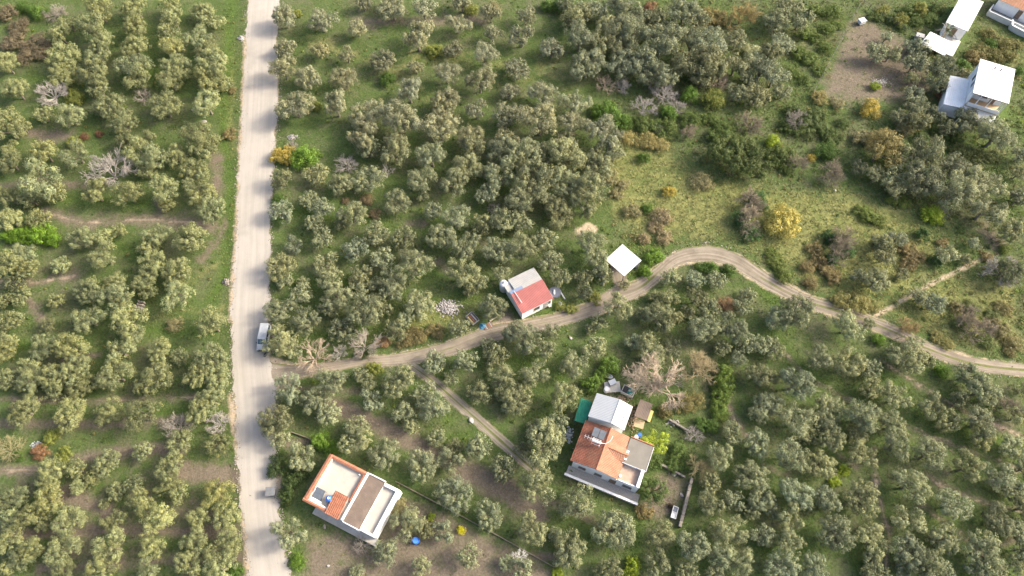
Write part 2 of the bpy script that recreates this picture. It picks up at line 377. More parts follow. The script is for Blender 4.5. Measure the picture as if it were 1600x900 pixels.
SOIL_P = [[(1335, 15), (1420, 55), (1450, 90), (1455, 140), (1420, 165), (1310, 165), (1275, 150), (1320, 50)], [(610, 765), (700, 800), (870, 890), (860, 920), (470, 920), (475, 850), (520, 830), (590, 845)],
          [(1022, 725), (1080, 750), (1062, 825), (1000, 800)], [(780, 470), (800, 480), (820, 500), (800, 508), (760, 505)], [(30, 690), (360, 700), (370, 900), (0, 900), (0, 760)], [(430, 690), (500, 690), (480, 760), (440, 760)]]
SAND_L = [(16, [(383, 815), (388, 870), (392, 910)]), (14, [(905, 362), (918, 352), (928, 358)]), (26, [(428, 600), (430, 570)]), (14, [(434, 780), (436, 740)]), (8, [(1545, 400), (1500, 420), (1440, 452), (1370, 492)]),
          (22, [(790, 505), (760, 520)]), (8, [(384, 60), (377, 220), (367, 400), (360, 500)]), (10, [(360, 620), (372, 720)])]

LANES = [(4, [(1225, 548), (1262, 588), (1320, 616), (1400, 656), (1480, 688), (1600, 732)]), (4, [(1215, 556), (1254, 598), (1316, 628), (1396, 668), (1476, 700), (1600, 745)]), (5, [(1375, 560), (1450, 608), (1520, 650), (1610, 685)]),
         (4, [(1440, 742), (1500, 772), (1560, 792), (1610, 802)]), (5, [(1365, 700), (1372, 770), (1390, 830), (1385, 890)]), (4, [(1130, 600), (1150, 660), (1180, 690), (1230, 745)]), (4, [(1440, 790), (1500, 830), (1540, 870)]),
         (4, [(0, 622), (120, 628), (230, 622), (310, 620)]), (5, [(0, 440), (70, 440), (115, 430)]), (4, [(70, 332), (130, 347), (230, 342), (335, 352)]), (4, [(530, 632), (600, 668), (650, 692)]), (5, [(0, 735), (75, 737)])]      # worn lanes between the rows

def seg_dist(px, py, pts):
    d = np.full(px.shape, 1e9)
    for (x0, y0), (x1, y1) in zip(pts[:-1], pts[1:]):
        dx, dy = x1 - x0, y1 - y0
        t = np.clip(((px - x0) * dx + (py - y0) * dy) / max(dx * dx + dy * dy, 1e-6), 0, 1)
        d = np.minimum(d, np.hypot(px - x0 - t * dx, py - y0 - t * dy))
    return d

def in_poly(px, py, poly):
    ins = np.zeros(px.shape, bool); n = len(poly)
    for i in range(n):
        x0, y0 = poly[i]; x1, y1 = poly[(i + 1) % n]
        if y0 == y1: continue
        c = ((y0 > py) != (y1 > py)) & (px < (x1 - x0) * (py - y0) / (y1 - y0) + x0)
        ins ^= c
    return ins

def lines_mask(px, py, L_, soft=8.0):
    m = np.zeros(px.shape)
    for w, pts in L_:
        sf = min(soft, 4 + w * .5)
        m = np.maximum(m, np.clip((w / 2 + sf - seg_dist(px, py, pts)) / (2 * sf), 0, 1))
    return m

def poly_mask(px, py, P_, soft=10.0):
    m = np.zeros(px.shape)
    for p in P_:
        d = seg_dist(px, py, p + [p[0]]); s = np.where(in_poly(px, py, p), d, -d)
        m = np.maximum(m, np.clip(0.5 + s / (2 * soft), 0, 1))
    return m

def soil_poly(px, py):
    return np.maximum(poly_mask(px, py, SOIL_P[:4], 16) * .85, poly_mask(px, py, SOIL_P[4:], 20) * .45)

def ribbon_mask(px, py, soft=5.0, grow=0.0):
    """1 on the road and the tracks, falling to 0 beside them"""
    ys = np.array([r[0] for r in ROAD], float); le = np.interp(py, ys, [r[1] for r in ROAD]); ri = np.interp(py, ys, [r[2] for r in ROAD])
    d = np.minimum(px - le, ri - px) + grow
    m = np.clip(0.5 + d / (2 * soft), 0, 1)
    for R_ in (TRACK, SPUR, SIDE):
        for a, b in zip(R_[:-1], R_[1:]):
            w = (a[2] + b[2]) / 4 * 0.92
            m = np.maximum(m, np.clip(0.5 + (w + grow - seg_dist(px, py, [a[:2], b[:2]])) / (2 * soft), 0, 1))
    return m

def relief(X, Y):
    h = (np.sin(X * .21 + np.sin(Y * .13) * 1.7) + np.sin(Y * .27 + 1.3 + np.sin(X * .17) * 1.4) + .6 * np.sin(X * .61 + Y * .47) + .4 * np.sin(X * 1.1 - Y * .9 + 2.0)) / 3.0
    return 0.16 * h - 0.17

def ground_h(X, Y):
    X = np.asarray(X, float); Y = np.asarray(Y, float)
    px, py = to_px(X, Y)
    return relief(X, Y) * (1 - ribbon_mask(px, py, 9.0, 10.0))

def gz(p):
    return float(ground_h(np.array([p[0]]), np.array([p[1]]))[0])

def make_ground():
    def axis(lo, hi, st, far):
        a = list(np.arange(lo, hi + st / 2, st)); s = st; x = hi
        out = []
        while x < far: s *= 1.5; x += s; out.append(x)
        s = st; x = lo; inn = []
        while x > -far: s *= 1.5; x -= s; inn.append(x)
        return np.array(inn[::-1] + a + out)
    xs = axis(-132, 132, 0.5, 4000); ys = axis(2, 142, 0.5, 4000)
    X, Y = np.meshgrid(xs, ys)
    px, py = to_px(X, Y)
    inside = (np.abs(X) < 140) & (Y > -8) & (Y < 150)
    Z = ground_h(X, Y); Z[~inside] = -0.17
    cov = np.zeros(X.shape + (4,), np.float32)
    cov[..., 0] = np.maximum(lines_mask(px, py, SOIL_L, 13), soil_poly(px, py))
    cov[..., 1] = lines_mask(px, py, LUSH_L, 22) * .9
    cov[..., 2] = np.maximum(poly_mask(px, py, DRY_P, 22) * 0.62, lines_mask(px, py, DRY_L, 22) * 0.55)
    cov[..., 3] = np.maximum(np.maximum(lines_mask(px, py, SAND_L, 5), lines_mask(px, py, LANES, 4) * .72), ribbon_mask(px, py, 3.0, 1.0) * 0.8)
    cov[~inside] = 0
    V = np.stack([X, Y, Z], -1).reshape(-1, 3); idx = np.arange(X.size).reshape(X.shape)
    F = np.stack([idx[:-1, :-1], idx[:-1, 1:], idx[1:, 1:], idx[1:, :-1]], -1).reshape(-1, 4)
    me = mesh_np('ground', V, F, GROUND, smooth=True)
    a = me.attributes.new('cover', 'FLOAT_COLOR', 'POINT'); a.data.foreach_set('color', cov.reshape(-1))
    o = link('ground', me); tag(o, 'grassy orchard ground with worn brown soil between the trees', 'ground', kind='structure')
    return o
make_ground()

def catmull(pts, n=8):
    P = np.array(pts, float); P = np.vstack([2 * P[0] - P[1], P, 2 * P[-1] - P[-2]]); out = []
    for i in range(1, len(P) - 2):
        for k in range(n):
            t = k / n; a, b, c, d = P[i - 1], P[i], P[i + 1], P[i + 2]
            out.append(0.5 * (2 * b + (c - a) * t + (2 * a - 5 * b + 4 * c - d) * t * t + (3 * b - a - 3 * c + d) * t ** 3))
    out.append(P[-2]); return np.array(out)

def ribbon(name, left, right, z, mat, strip=None, cols=10, jit=0.12, label='', cat='', camber=0.03):
    """left/right: world edge points; irregular edges, slight camber"""
    n = len(left); r = np.random.default_rng(len(name))
    wob = lambda: np.convolve(r.normal(0, 1, n + 8), np.ones(3) / 3, 'valid')[:n] * jit
    ax = right - left; ax /= np.linalg.norm(ax, axis=1)[:, None]
    t = np.linspace(0, 1, cols + 1)
    P = left[:, None] * (1 - t)[None, :, None] + right[:, None] * t[None, :, None]
    for e_, f_ in ((0, 1.0), (1, .5), (cols - 1, .5), (cols, 1.0)):
        if e_ in (0, cols): wv = wob() + wob() * .7
        P[:, e_] += ax * (wob() * f_)[:, None] if f_ < 1 else ax * wv[:, None]
    Z = z + camber * (1 - (2 * t - 1) ** 2)[None, :] + np.zeros((n, cols + 1))
    Z[:, 0] = Z[:, -1] = z - 0.012
    V = np.concatenate([P, Z[..., None]], -1).reshape(-1, 3)
    idx = np.arange(n * (cols + 1)).reshape(n, cols + 1)
    F = np.stack([idx[:-1, :-1], idx[:-1, 1:], idx[1:, 1:], idx[1:, :-1]], -1).reshape(-1, 4)
    me = mesh_np(name, V, F, mat, smooth=True)
    uvl = me.uv_layers.new(name='UVMap')
    mid = (left + right) / 2; s = np.r_[0, np.cumsum(np.linalg.norm(np.diff(mid, axis=0), axis=1))]
    uv = np.stack([np.tile(t, (n, 1)), np.tile(s[:, None], (1, cols + 1))], -1).reshape(-1, 2)
    li = F.ravel(); uvl.data.foreach_set('uv', uv[li].astype(np.float32).ravel())
    if strip is not None:
        a = me.attributes.new('strip', 'FLOAT', 'POINT'); a.data.foreach_set('value', np.repeat(strip, cols + 1).astype(np.float32))
    o = link(name, me); tag(o, label, cat, kind='structure'); return o

def wpts(P): return np.array([list(at(x, y))[:2] for x, y in P])
rc = catmull([(r[0], r[1], r[2]) for r in ROAD], 14)
ribbon('road', wpts([(c[1], c[0]) for c in rc]), wpts([(c[2], c[0]) for c in rc]), 0.026, ROADM, cols=12, jit=.26, label='pale straight compacted road running up the picture', cat='road')
def track(name, R_, z, label, mat=TRACKM):
    c = catmull(R_, 12); ctr = wpts([(p[0], p[1]) for p in c])
    tg = np.gradient(ctr, axis=0); tg /= np.linalg.norm(tg, axis=1)[:, None]; nr = np.stack([-tg[:, 1], tg[:, 0]], -1)
    w = np.array([p[2] / pxm(p[1]) for p in c])[:, None] / 2 * 0.92
    ribbon(name, ctr + nr * w, ctr - nr * w, z, mat, c[:, 3], 12, 0.14, label, 'track', .012)
track('dirt_track', TRACK, 0.010, 'brown dirt track curving from the road across to the right')
track('driveway', SPUR, 0.006, 'short dirt driveway from the track to the white canopy')
track('farm_track', SIDE, 0.006, 'narrow two-rut farm track slanting down from the dirt track', FARMTR)

# ------------------------------------------------------------------ trees
def unit(v): return v / np.maximum(np.linalg.norm(v, axis=-1, keepdims=True), 1e-9)

def leaves(r, C, Nrm, size, tint, slim=0.55):
    """diamond leaf faces at C facing Nrm"""
    n = len(C); t = unit(np.cross(Nrm, r.normal(size=(n, 3)))); b = np.cross(Nrm, t)
    l = (size * r.uniform(.7, 1.3, n))[:, None] / 2; w = l * slim
    V = np.stack([C - t * l, C - b * w, C + t * l, C + b * w], 1).reshape(-1, 3)
    F = np.arange(4 * n).reshape(n, 4)
    return V, F, np.repeat(tint, 4, axis=0)

def crown_np(seed, n_lobes=5, puffs=80, per=56, flat=.8, puff_r=.150, leaf=.070, open_=.0, warm=.10):
    """olive crown, unit radius about its middle: limbs end in lobes, lobes carry tufts of leaves, gaps stay between"""
    r = np.random.default_rng(seed)
    a0 = r.uniform(0, 6.28); lob = []
    for i in range(n_lobes):
        a = a0 + 6.283 * i / n_lobes + r.normal(0, .25); q = r.uniform(.42, .66)
        lob.append((q * math.cos(a), q * math.sin(a), r.uniform(-.22, .25), r.uniform(.34, .50)))
    if r.random() > open_: lob.append((r.normal(0, .12), r.normal(0, .12), r.uniform(.2, .45), r.uniform(.36, .5)))
    lob = np.array(lob); C, S = lob[:, :3], lob[:, 3]
    k = r.choice(len(lob), puffs * 3, p=S ** 2 / (S ** 2).sum())
    d = r.normal(size=(puffs * 3, 3)); d[:, 2] += .15; d = unit(d); d = d[:]
    pos = C[k] + d * (S[k] * r.uniform(.72, 1.12, len(k)))[:, None]
    inside = (np.linalg.norm(pos[:, None] - C[None], axis=2) < S[None] * .62).sum(1) > 0
    pos, d = pos[~inside][:puffs], d[~inside][:puffs]
    pos[:, 2] *= flat
    n = len(pos); pr = puff_r * r.uniform(.7, 1.35, n)
    o = unit(r.normal(size=(n, per, 3))); rad = r.uniform(.25, 1, (n, per, 1)) ** .6
    L = pos[:, None] + o * rad * pr[:, None, None]
    nr = unit(o * .9 + d[:, None] * .55 + r.normal(size=(n, per, 3)) * .32 + np.array([0, 0, .25]))
    br = r.uniform(.74, 1.26, n)[:, None] * r.uniform(.85, 1.15, (n, per))
    wm = np.clip(r.normal(warm, .16, n), 0, .6)[:, None] * np.ones((n, per))
    tint = np.stack([br * (1 + .30 * wm), br * (1 + .12 * wm), br * (1 - .32 * wm)], -1)
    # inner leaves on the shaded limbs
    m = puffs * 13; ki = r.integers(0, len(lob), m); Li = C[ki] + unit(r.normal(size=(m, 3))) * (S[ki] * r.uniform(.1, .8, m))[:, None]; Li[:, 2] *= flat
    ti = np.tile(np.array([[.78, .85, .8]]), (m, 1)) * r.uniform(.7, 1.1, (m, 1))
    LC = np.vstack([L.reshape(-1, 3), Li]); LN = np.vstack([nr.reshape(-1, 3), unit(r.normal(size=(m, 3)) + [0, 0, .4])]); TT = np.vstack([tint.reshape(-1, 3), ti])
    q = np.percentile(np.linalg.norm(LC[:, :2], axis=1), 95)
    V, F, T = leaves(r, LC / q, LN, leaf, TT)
    return V, F, T, C / q * np.array([1, 1, flat]), S / q

def limbs_np(C, S, zc, seed, rad=.075, sides=5):
    r = np.random.default_rng(seed + 900); mb = MB()
    fork = Vector((r.normal(0, .05), r.normal(0, .05), .38))
    mb.tube([(0, 0, -.12), (0.01, 0, .12), fork], [rad * 1.35, rad, rad * .9], sides + 1)
    for c, s in zip(C, S):
        e = Vector((c[0], c[1], c[2] + zc)); m_ = (fork + e) / 2 + Vector((r.normal(0, .05), r.normal(0, .05), .03))
        mb.tube([fork, m_, e], [rad * .62, rad * .42, rad * .2], sides)
        for _ in range(4):
            d = Vector(unit(r.normal(size=3) + np.array([0, 0, .3]))) * s * .9
            mb.tube([m_ + (e - m_) * r.uniform(.3, 1), e + d], [rad * .22, rad * .07], 3)
    return mb

ZC = 1.02          # crown middle above the ground, in crown radii
OLIVE = []
for i in range(12):
    V, F, T, C, S = crown_np(100 + i, n_lobes=[4, 5, 6, 5, 4, 6, 5, 5, 4, 6, 5, 7][i], puffs=[100, 112, 124, 108, 94, 130, 112, 96, 90, 118, 106, 138][i], open_=.35, flat=[.8, .85, .78, .95, .8, .9, .75, .85, .9, .8, 1.0, .85][i])
    V = V + np.array([0, 0, ZC]); crown = mesh_np('olive_crown', V, F, LEAF, T)
    mb = limbs_np(C, S, ZC, i); tv, tf = mb.v, mb.f
    tm = bpy.data.meshes.new('olive_trunk'); tm.from_pydata(tv, [], tf); tm.update(); tm.materials.append(BARK)
    a = tm.attributes.new('tint', 'FLOAT_COLOR', 'POINT'); a.data.foreach_set('color', np.tile([1, 1, 1, 1.], len(tv)).astype(np.float32))
    OLIVE.append((crown, tm, V, F, T, np.array(tv), [f for f in tf if len(f) == 4]))

BUSH = []
for i in range(5):
    V, F, T, C, S = crown_np(300 + i, n_lobes=6, puffs=90, per=40, flat=.75, puff_r=.19, leaf=.085, warm=.15)
    V = V + np.array([0, 0, .52]); crown = mesh_np('bush_foliage', V, F, LEAF, T)
    mb = MB(); r = np.random.default_rng(i)
    for c in C: mb.tube([(r.normal(0, .08), r.normal(0, .08), -.12), (c[0] * .5, c[1] * .5, .25), (c[0], c[1], c[2] + .52)], [.035, .025, .01], 4)
    tm = bpy.data.meshes.new('bush_stem'); tm.from_pydata(mb.v, [], mb.f); tm.update(); tm.materials.append(BARK)
    a = tm.attributes.new('tint', 'FLOAT_COLOR', 'POINT'); a.data.foreach_set('color', np.tile([1, 1, 1, 1.], len(mb.v)).astype(np.float32))
    BUSH.append((crown, tm))

def bare_np(seed, levels=4, limbs=6, spread=1.0, sides=4, thick=.05, up=.5, kids=2):
    """leafless tree, unit radius: forking limbs down to twigs"""
    r = np.random.default_rng(seed); trunk = MB(); twig = MB()
    def grow(p, d, l, rad, lv):
        mid = p + d * l * .5 + Vector(r.normal(0, .05, 3)) * l; e = p + d * l + Vector(r.normal(0, .06, 3)) * l
        (trunk if lv >= levels - 1 else twig).tube([p, mid, e], [rad, rad * .8, rad * .55], sides if lv > 1 else 3)
        if lv == 0: return
        for k in range(int(r.integers(kids, 5))):
            dd = (d + Vector(r.normal(0, .48, 3)) + Vector((0, 0, .10))).normalized()
            grow(p + (e - p) * r.uniform(.45, 1.0), dd, l * r.uniform(.55, .85), rad * .64, lv - 1)
    base = Vector((0, 0, .12)); trunk.tube([(0, 0, -.12), base + Vector((0, 0, .04))], [thick * 1.7, thick * 1.4], 6)
    for i in range(limbs):
        a = 6.283 * i / limbs + r.normal(0, .3); d = Vector((math.cos(a) * spread, math.sin(a) * spread, r.uniform(.25, .25 + up * 2))).normalized()
        grow(base, d, r.uniform(.4, .52), thick, levels - 1)
    grow(base, Vector((.1, .05, 1)).normalized(), .45, thick, levels - 1)
    out = []
    for mb, nm in ((trunk, 'bare_limbs'), (twig, 'bare_twigs')):
        v = np.array([list(p) for p in mb.v]); out.append((v, mb.f, nm))
    q = np.percentile(np.linalg.norm(out[1][0][:, :2], axis=1), 93); ms = []
    for v, f, nm in out:
        me = bpy.data.meshes.new(nm); me.from_pydata((v / q).tolist(), [], f); me.update(); me.materials.append(BARK)
        sh = r.uniform(.8, 1.15, (len(v), 1)); a = me.attributes.new('tint', 'FLOAT_COLOR', 'POINT')
        a.data.foreach_set('color', np.c_[sh, sh, sh, np.ones(len(v))].astype(np.float32).ravel()); ms.append(me)
    return ms
BARE = [bare_np(500 + i, 5, [8, 9, 7, 9][i], thick=[.024, .022, .025, .022][i], spread=1.2, up=.4, kids=3) for i in range(4)]
BARE_THIN = [bare_np(540 + i, 4, 4, thick=.035, up=.9) for i in range(2)]
BARE_FINE = [bare_np(560 + i, 6, 5, thick=.029, up=.8, kids=3) for i in range(2)]

# crowns traced from the photograph in sheets of 400 x 225 pixels at four times size: middle x, y, radius
OLIVES = {
 (0, 0): "35,400,80 100,560,80 40,790,110 130,780,70 430,140,70 370,210,75 390,340,95 390,450,95 620,70,85 600,180,95 640,260,80 610,340,80 590,470,100 620,550,70 850,50,80 850,170,80 840,290,85 830,400,110 850,490,90 1060,40,70 1080,110,70 1050,210,75 1080,290,85 1090,400,100 1060,500,90 1260,60,80 1320,120,75 1230,230,90 1290,300,80 1330,400,110 1310,490,100 1380,520,70 265,710,65 440,720,90 680,660,100 770,760,90 620,680,60 1020,660,110 1290,650,90 900,870,80 790,880,60 1230,860,100 1330,880,60",
 (0, 225): "60,110,80 270,50,90 470,60,90 60,20,60 270,220,130 190,340,70 350,310,75 590,300,95 800,310,90 870,50,90 960,90,90 920,180,60 1020,290,100 1040,370,60 1090,60,80 1260,30,90 1200,150,90 1230,240,90 1260,330,90 1330,420,90 60,330,80 60,470,80 240,470,75 500,590,100 640,590,60 735,540,55 650,700,95 970,560,90 930,650,70 1190,590,110 950,740,90 1100,780,100 150,690,80 60,750,90 160,770,80 370,750,65 100,870,70 900,850,80 700,860,80 570,890,60 1080,870,60",
 (0, 450): "120,50,75 20,70,60 70,200,75 20,290,60 60,340,60 20,400,80 20,570,70 350,80,60 300,230,60 540,30,90 720,60,110 550,190,110 800,200,110 820,280,80 920,20,60 1120,50,100 1330,230,100 270,360,90 450,370,100 740,380,110 990,400,90 1110,420,60 180,500,80 190,580,85 320,560,90 470,510,100 490,610,90 340,640,70 130,610,50 720,540,115 650,590,65 960,560,110 890,620,60 1320,440,105 1240,560,90 1370,560,85 1310,690,100 1250,780,90 140,760,100 440,780,100 680,770,100 900,790,110",
 (0, 675): "890,120,65 660,190,90 1110,70,90 1350,80,80 330,240,80 480,230,70 300,310,80 570,290,60 490,340,50 310,420,100 90,400,80 20,430,60 720,370,65 650,450,40 840,320,65 890,440,90 1060,220,90 1050,330,80 1120,390,60 1350,380,100 180,540,80 270,570,60 50,530,70 440,560,100 720,560,85 1000,560,95 1240,540,80 1410,530,100 60,680,90 200,730,80 110,780,90 40,840,60 390,740,110 690,720,120 950,720,80 1210,690,90 1390,710,110 390,860,80 630,850,100 930,860,80 1180,830,90 1370,850,110",
 (400, 0): "180,110,80 410,120,95 635,180,60 670,20,50 850,50,90 1050,60,75 1010,230,115 1260,140,80 1470,90,60 1480,210,55 180,290,70 400,315,55 570,345,55 785,370,85 1230,305,60 1430,340,85 1000,415,55 170,430,80 320,480,80 540,490,90 1190,460,80 1400,510,90 1590,400,40 1580,570,60 240,650,110 500,660,95 960,580,85 1180,640,90 1380,690,70 1560,730,70 700,700,105 910,750,110 1150,800,105 660,850,110 860,890,70 1340,850,80 1570,870,70 1290,20,60 820,10,60",
 (400, 225): "160,220,72 370,180,75 700,30,75 870,50,100 1100,80,95 1310,140,90 1350,20,70 530,250,80 700,210,95 1040,230,90 1040,330,45 1240,240,85 1540,190,100 1540,30,90 1450,160,60 1440,310,65 160,420,75 340,350,60 410,400,70 870,365,85 600,450,90 540,490,50 1105,420,60 1245,460,80 1415,500,60 1560,480,80 370,500,60 420,580,75 235,620,60 750,550,80 920,580,75 1160,580,90 1320,640,90 1500,670,90 620,660,80 440,740,80 790,710,80 990,760,105 140,760,90 180,850,60 290,860,45 470,850,80 650,820,80 740,870,50 850,850,90 1290,800,100 1390,860,60 1530,820,55 930,690,50",
 (400, 450): "150,130,90 280,50,75 500,50,95 450,120,65 640,10,60 850,20,80 310,210,90 150,328,98 220,380,60 690,140,110 790,130,60 530,260,80 1020,100,95 880,250,75 930,210,55 1340,10,50 1480,120,85 1270,250,60 200,620,95 480,590,95 370,700,90 450,780,75 130,830,105 650,540,55 710,590,50 880,580,100 720,690,80 1050,660,80 1110,740,95 930,780,70 640,870,80 970,870,50 1110,460,75 1310,460,80 1220,560,55 1390,650,75 1500,420,80 1540,560,85 1530,660,45 1590,280,60 1590,730,60 1440,350,45",
 (400, 675): "150,30,70 280,140,95 200,620,110 620,50,100 800,130,100 1030,200,100 1130,30,60 1215,180,90 1240,90,50 1390,90,80 1540,220,80 1230,380,110 1450,510,95 940,560,105 1170,630,80 1060,610,55 810,750,80 630,870,45 1030,850,70 1330,770,80 1570,820,50",
 (800, 0): "90,100,65 60,230,80 40,430,80 250,300,70 400,90,90 480,60,70 560,60,60 700,40,90 640,150,90 740,200,90 420,240,90 570,270,90 700,300,90 470,400,95 690,400,90 840,370,80 880,470,100 970,480,70 930,260,105 900,110,60 980,170,50 1080,70,90 1160,130,80 1130,250,90 1230,290,100 1150,400,110 1250,400,90 1060,420,70 1190,480,70 1400,250,70 1400,400,80 1560,440,70 1490,480,60 1400,580,60 1530,590,80 200,590,90 380,640,90 180,760,105 390,780,90 30,700,55 580,840,105 330,890,70 20,560,40 790,110,60 330,30,50 850,190,50",
 (800, 225): "60,60,95 180,60,70 340,70,105 330,150,70 580,40,95 540,140,90 130,210,115 90,350,105 330,250,85 290,350,85 290,440,85 490,280,95 460,380,90 640,60,60 40,490,70 210,590,75 60,650,90 240,740,75 440,840,60 310,840,60 990,830,70 1150,840,70 1280,850,75 700,880,40 480,620,90 540,750,85 570,830,60",
 (800, 450): "70,310,105 250,270,50 210,390,70 510,370,80 550,220,60 490,260,45 660,120,95 380,480,95 140,540,90 330,680,100 40,700,90 280,860,80 130,870,60 450,30,50 930,190,105 980,60,70 1150,60,80 1010,180,60 850,330,75 760,330,60 870,410,90 1010,370,70 1180,260,105 1230,130,80 1380,240,95 1440,110,70 1310,370,60 1450,340,80 1410,440,60 1560,350,70 1540,540,90 1560,760,90 1480,40,60 830,160,60 1380,880,55 1100,150,60 900,60,55 1270,250,75",
 (800, 675): "190,80,130 60,110,60 150,340,110 410,440,120 130,600,100 640,610,135 360,720,115 270,640,50 930,640,90 610,850,90 900,830,105 310,800,60 70,870,80 1370,20,70 1300,150,90 1530,70,90 1500,270,110 1240,310,70 1240,450,90 1380,430,75 1560,410,90 1500,490,60 1360,620,110 1560,640,80 1130,700,110 1310,770,90 1440,810,90 1100,870,80 1260,890,60",
 (1200, 0): "50,130,70 130,40,75 200,120,75 100,260,70 20,330,60 40,480,75 100,570,55 740,230,45 680,330,75 770,330,70 890,290,60 960,290,60 920,390,80 900,490,55 1090,420,85 1060,520,75 920,580,75 920,660,75 1040,710,80 1250,750,85 1430,840,105 820,730,55 1220,470,50 1130,800,55 940,760,60",
 (1200, 225): "850,70,70 680,190,60 800,210,80 780,290,55 1000,60,95 960,210,100 1180,130,90 1180,290,110 1370,240,110 1370,400,110 1580,70,50 1570,180,50 1570,340,60 1520,540,80 700,610,65 810,590,60 740,700,75 680,850,95 560,830,55 840,810,45 1110,690,80 1240,710,45 1290,620,45 570,140,45",
 (1200, 450): "180,150,110 60,190,90 40,370,80 500,240,105 630,220,45 310,450,90 500,470,110 650,510,80 650,620,80 810,680,110 880,430,115 930,340,55 1250,540,90 1330,640,100 1410,690,60 170,600,110 30,560,50 20,720,90 180,830,115 390,760,110 380,870,80 590,800,110 770,860,90 1030,730,90 1130,820,90 1320,840,105 1040,100,75 950,50,70 980,450,60 800,400,60 1570,800,80 1600,640,60 1200,700,70",
 (1200, 675): "130,140,110 270,30,60 400,40,90 340,200,100 590,150,100 570,20,60 800,80,100 1000,140,115 1240,220,110 1340,20,90 1540,90,90 1450,280,100 1540,350,80 890,330,115 590,420,125 370,420,90 180,380,110 30,490,60 150,540,100 1160,450,115 870,540,115 1450,540,100 420,640,115 130,690,90 20,680,40 660,680,110 650,800,70 1120,660,110 1350,750,125 870,740,110 1000,830,95 80,830,105 300,850,100 650,890,70 1310,870,80 1560,820,70 1100,860,70 860,860,60 1600,230,80 1610,470,90 1590,620,80 1600,730,80 1450,860,70 730,900,60",
}
ORD = 'zeroth first second third fourth fifth sixth seventh eighth ninth tenth eleventh twelfth thirteenth fourteenth fifteenth sixteenth seventeenth eighteenth nineteenth twentieth twenty-first twenty-second twenty-third twenty-fourth twenty-fifth'.split()

olives = []
for (ox, oy), s in OLIVES.items():
    for w in s.split():
        x, y, r = map(float, w.split(','))
        olives.append([ox + x / 4, oy + y / 4, r / 4 * 0.95])
keep = []
for o in sorted(olives, key=lambda t: -t[2]):
    if all(math.hypot(o[0] - k[0], o[1] - k[1]) > 0.42 * max(o[2], k[2]) for k in keep): keep.append(o)
olives = keep

def block_of(x, y):
    if x < 378: return 'grove left of road'
    tl = np.interp(x, [420, 640, 820, 960, 1060, 1100, 1200, 1600], [585, 562, 510, 462, 403, 396, 440, 580])
    if x < 880 and y > tl: return 'plots below dirt track'
    if y > tl: return 'lower right terraces'
    if x >= 868 and y < 165 and x < 1260: return 'dense wood at top'
    if x < 975: return 'grove above dirt track'
    return 'scrubland at upper right'
blocks = {}
for i, o in enumerate(olives): blocks.setdefault(block_of(o[0], o[1]), []).append(i)
place = {}
for b, ids in blocks.items():
    y0 = min(olives[i][1] for i in ids); rows = {}
    for i in ids: rows.setdefault(int((olives[i][1] - y0) / 46), []).append(i)
    for rn, (k, row) in enumerate(sorted(rows.items())):
        for q, i in enumerate(sorted(row, key=lambda j: olives[j][0])):
            place[i] = (q + 1, rn + 1, b)

def tone(x, y, r_):
    """leaf colour of one olive tree: yellower in the roadside grove, greyer to the right"""
    b = block_of(x, y); j = r_.normal(0, 1, 3)
    if b == 'grove left of road': base, word = (0.205, 0.228, 0.108), 'yellowish'
    elif b == 'grove above dirt track' and y < 230: base, word = (0.214, 0.224, 0.138), 'pale'
    elif b in ('grove above dirt track', 'plots below dirt track'): base, word = (0.200, 0.221, 0.124), 'greyish'
    elif b == 'lower right terraces': base, word = (0.198, 0.221, 0.122), 'silvery'
    else: base, word = (0.192, 0.211, 0.121), 'dull'
    k = 1 + 0.13 * j[0]
    return (base[0] * k * (1 + .025 * j[1]), base[1] * k, base[2] * k * (1 - .06 * j[1]), 1), word

tr = np.random.default_rng(21)
order = sorted(range(len(olives)), key=lambda i: -olives[i][2])
single, rest = order[:300], order[300:]; single_set = set(single)
SV, SF, STt, TV, TF = [], [], [], [], []; nb = tb = 0
for i in order:
    x, y, rp = olives[i]
    R_ = rp / pxm(y) * 1.0
    R_ = R_ * (0.94 + 0.10 * tr.random()) * (1.0 if x < 378 else (1.17 if (block_of(x, y) == 'dense wood at top' or (x > 690 and y > 180 and y < 360)) else (.97 if block_of(x, y) in ('lower right terraces', 'scrubland at upper right') else 1.07))); ex = tr.uniform(.87, 1.13)
    p = at(x, y, ZC * R_ * 0.95); p.z = gz(p)
    k = int(tr.integers(0, len(OLIVE))); rz = tr.uniform(0, 6.283); col, word = tone(x, y, tr); zs = tr.uniform(.85, 1.18)
    cr, tm, V, F, T, tv, tf = OLIVE[k]
    if i in single_set:
        q, rn, b = place[i]
        size = 'large' if rp > 26 else ('mid-sized' if rp > 21 else 'small')
        t = thing('olive_tree', f'{size} {word} olive tree, {ORD[min(q, 25)]} from left in {ORD[min(rn, 25)]} row, {b}', 'olive tree', p, rz, 'olive trees of the ' + b)
        t.scale = (R_ * ex, R_ / ex, R_ * zs)
        tk = link('trunk', tm, t); tk.color = (0.16, 0.135, 0.105, 1)
        c = link('crown', cr, t); c.color = col
    else:
        ca, sa = math.cos(rz), math.sin(rz); M = np.array([[ca, -sa, 0], [sa, ca, 0], [0, 0, zs]]) * R_
        kq = tr.random(len(F)) < .36; ctr = V.reshape(-1, 4, 3)[kq]; cm = ctr.mean(1, keepdims=True); V = (cm + (ctr - cm) * 1.6).reshape(-1, 3); F = np.arange(len(V)).reshape(-1, 4); T = T.reshape(-1, 4, 3)[kq].reshape(-1, 3)
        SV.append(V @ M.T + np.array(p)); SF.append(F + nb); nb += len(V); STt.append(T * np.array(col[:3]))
        TV.append(tv @ M.T + np.array(p)); TF.append(np.array(tf) + tb); tb += len(tv)
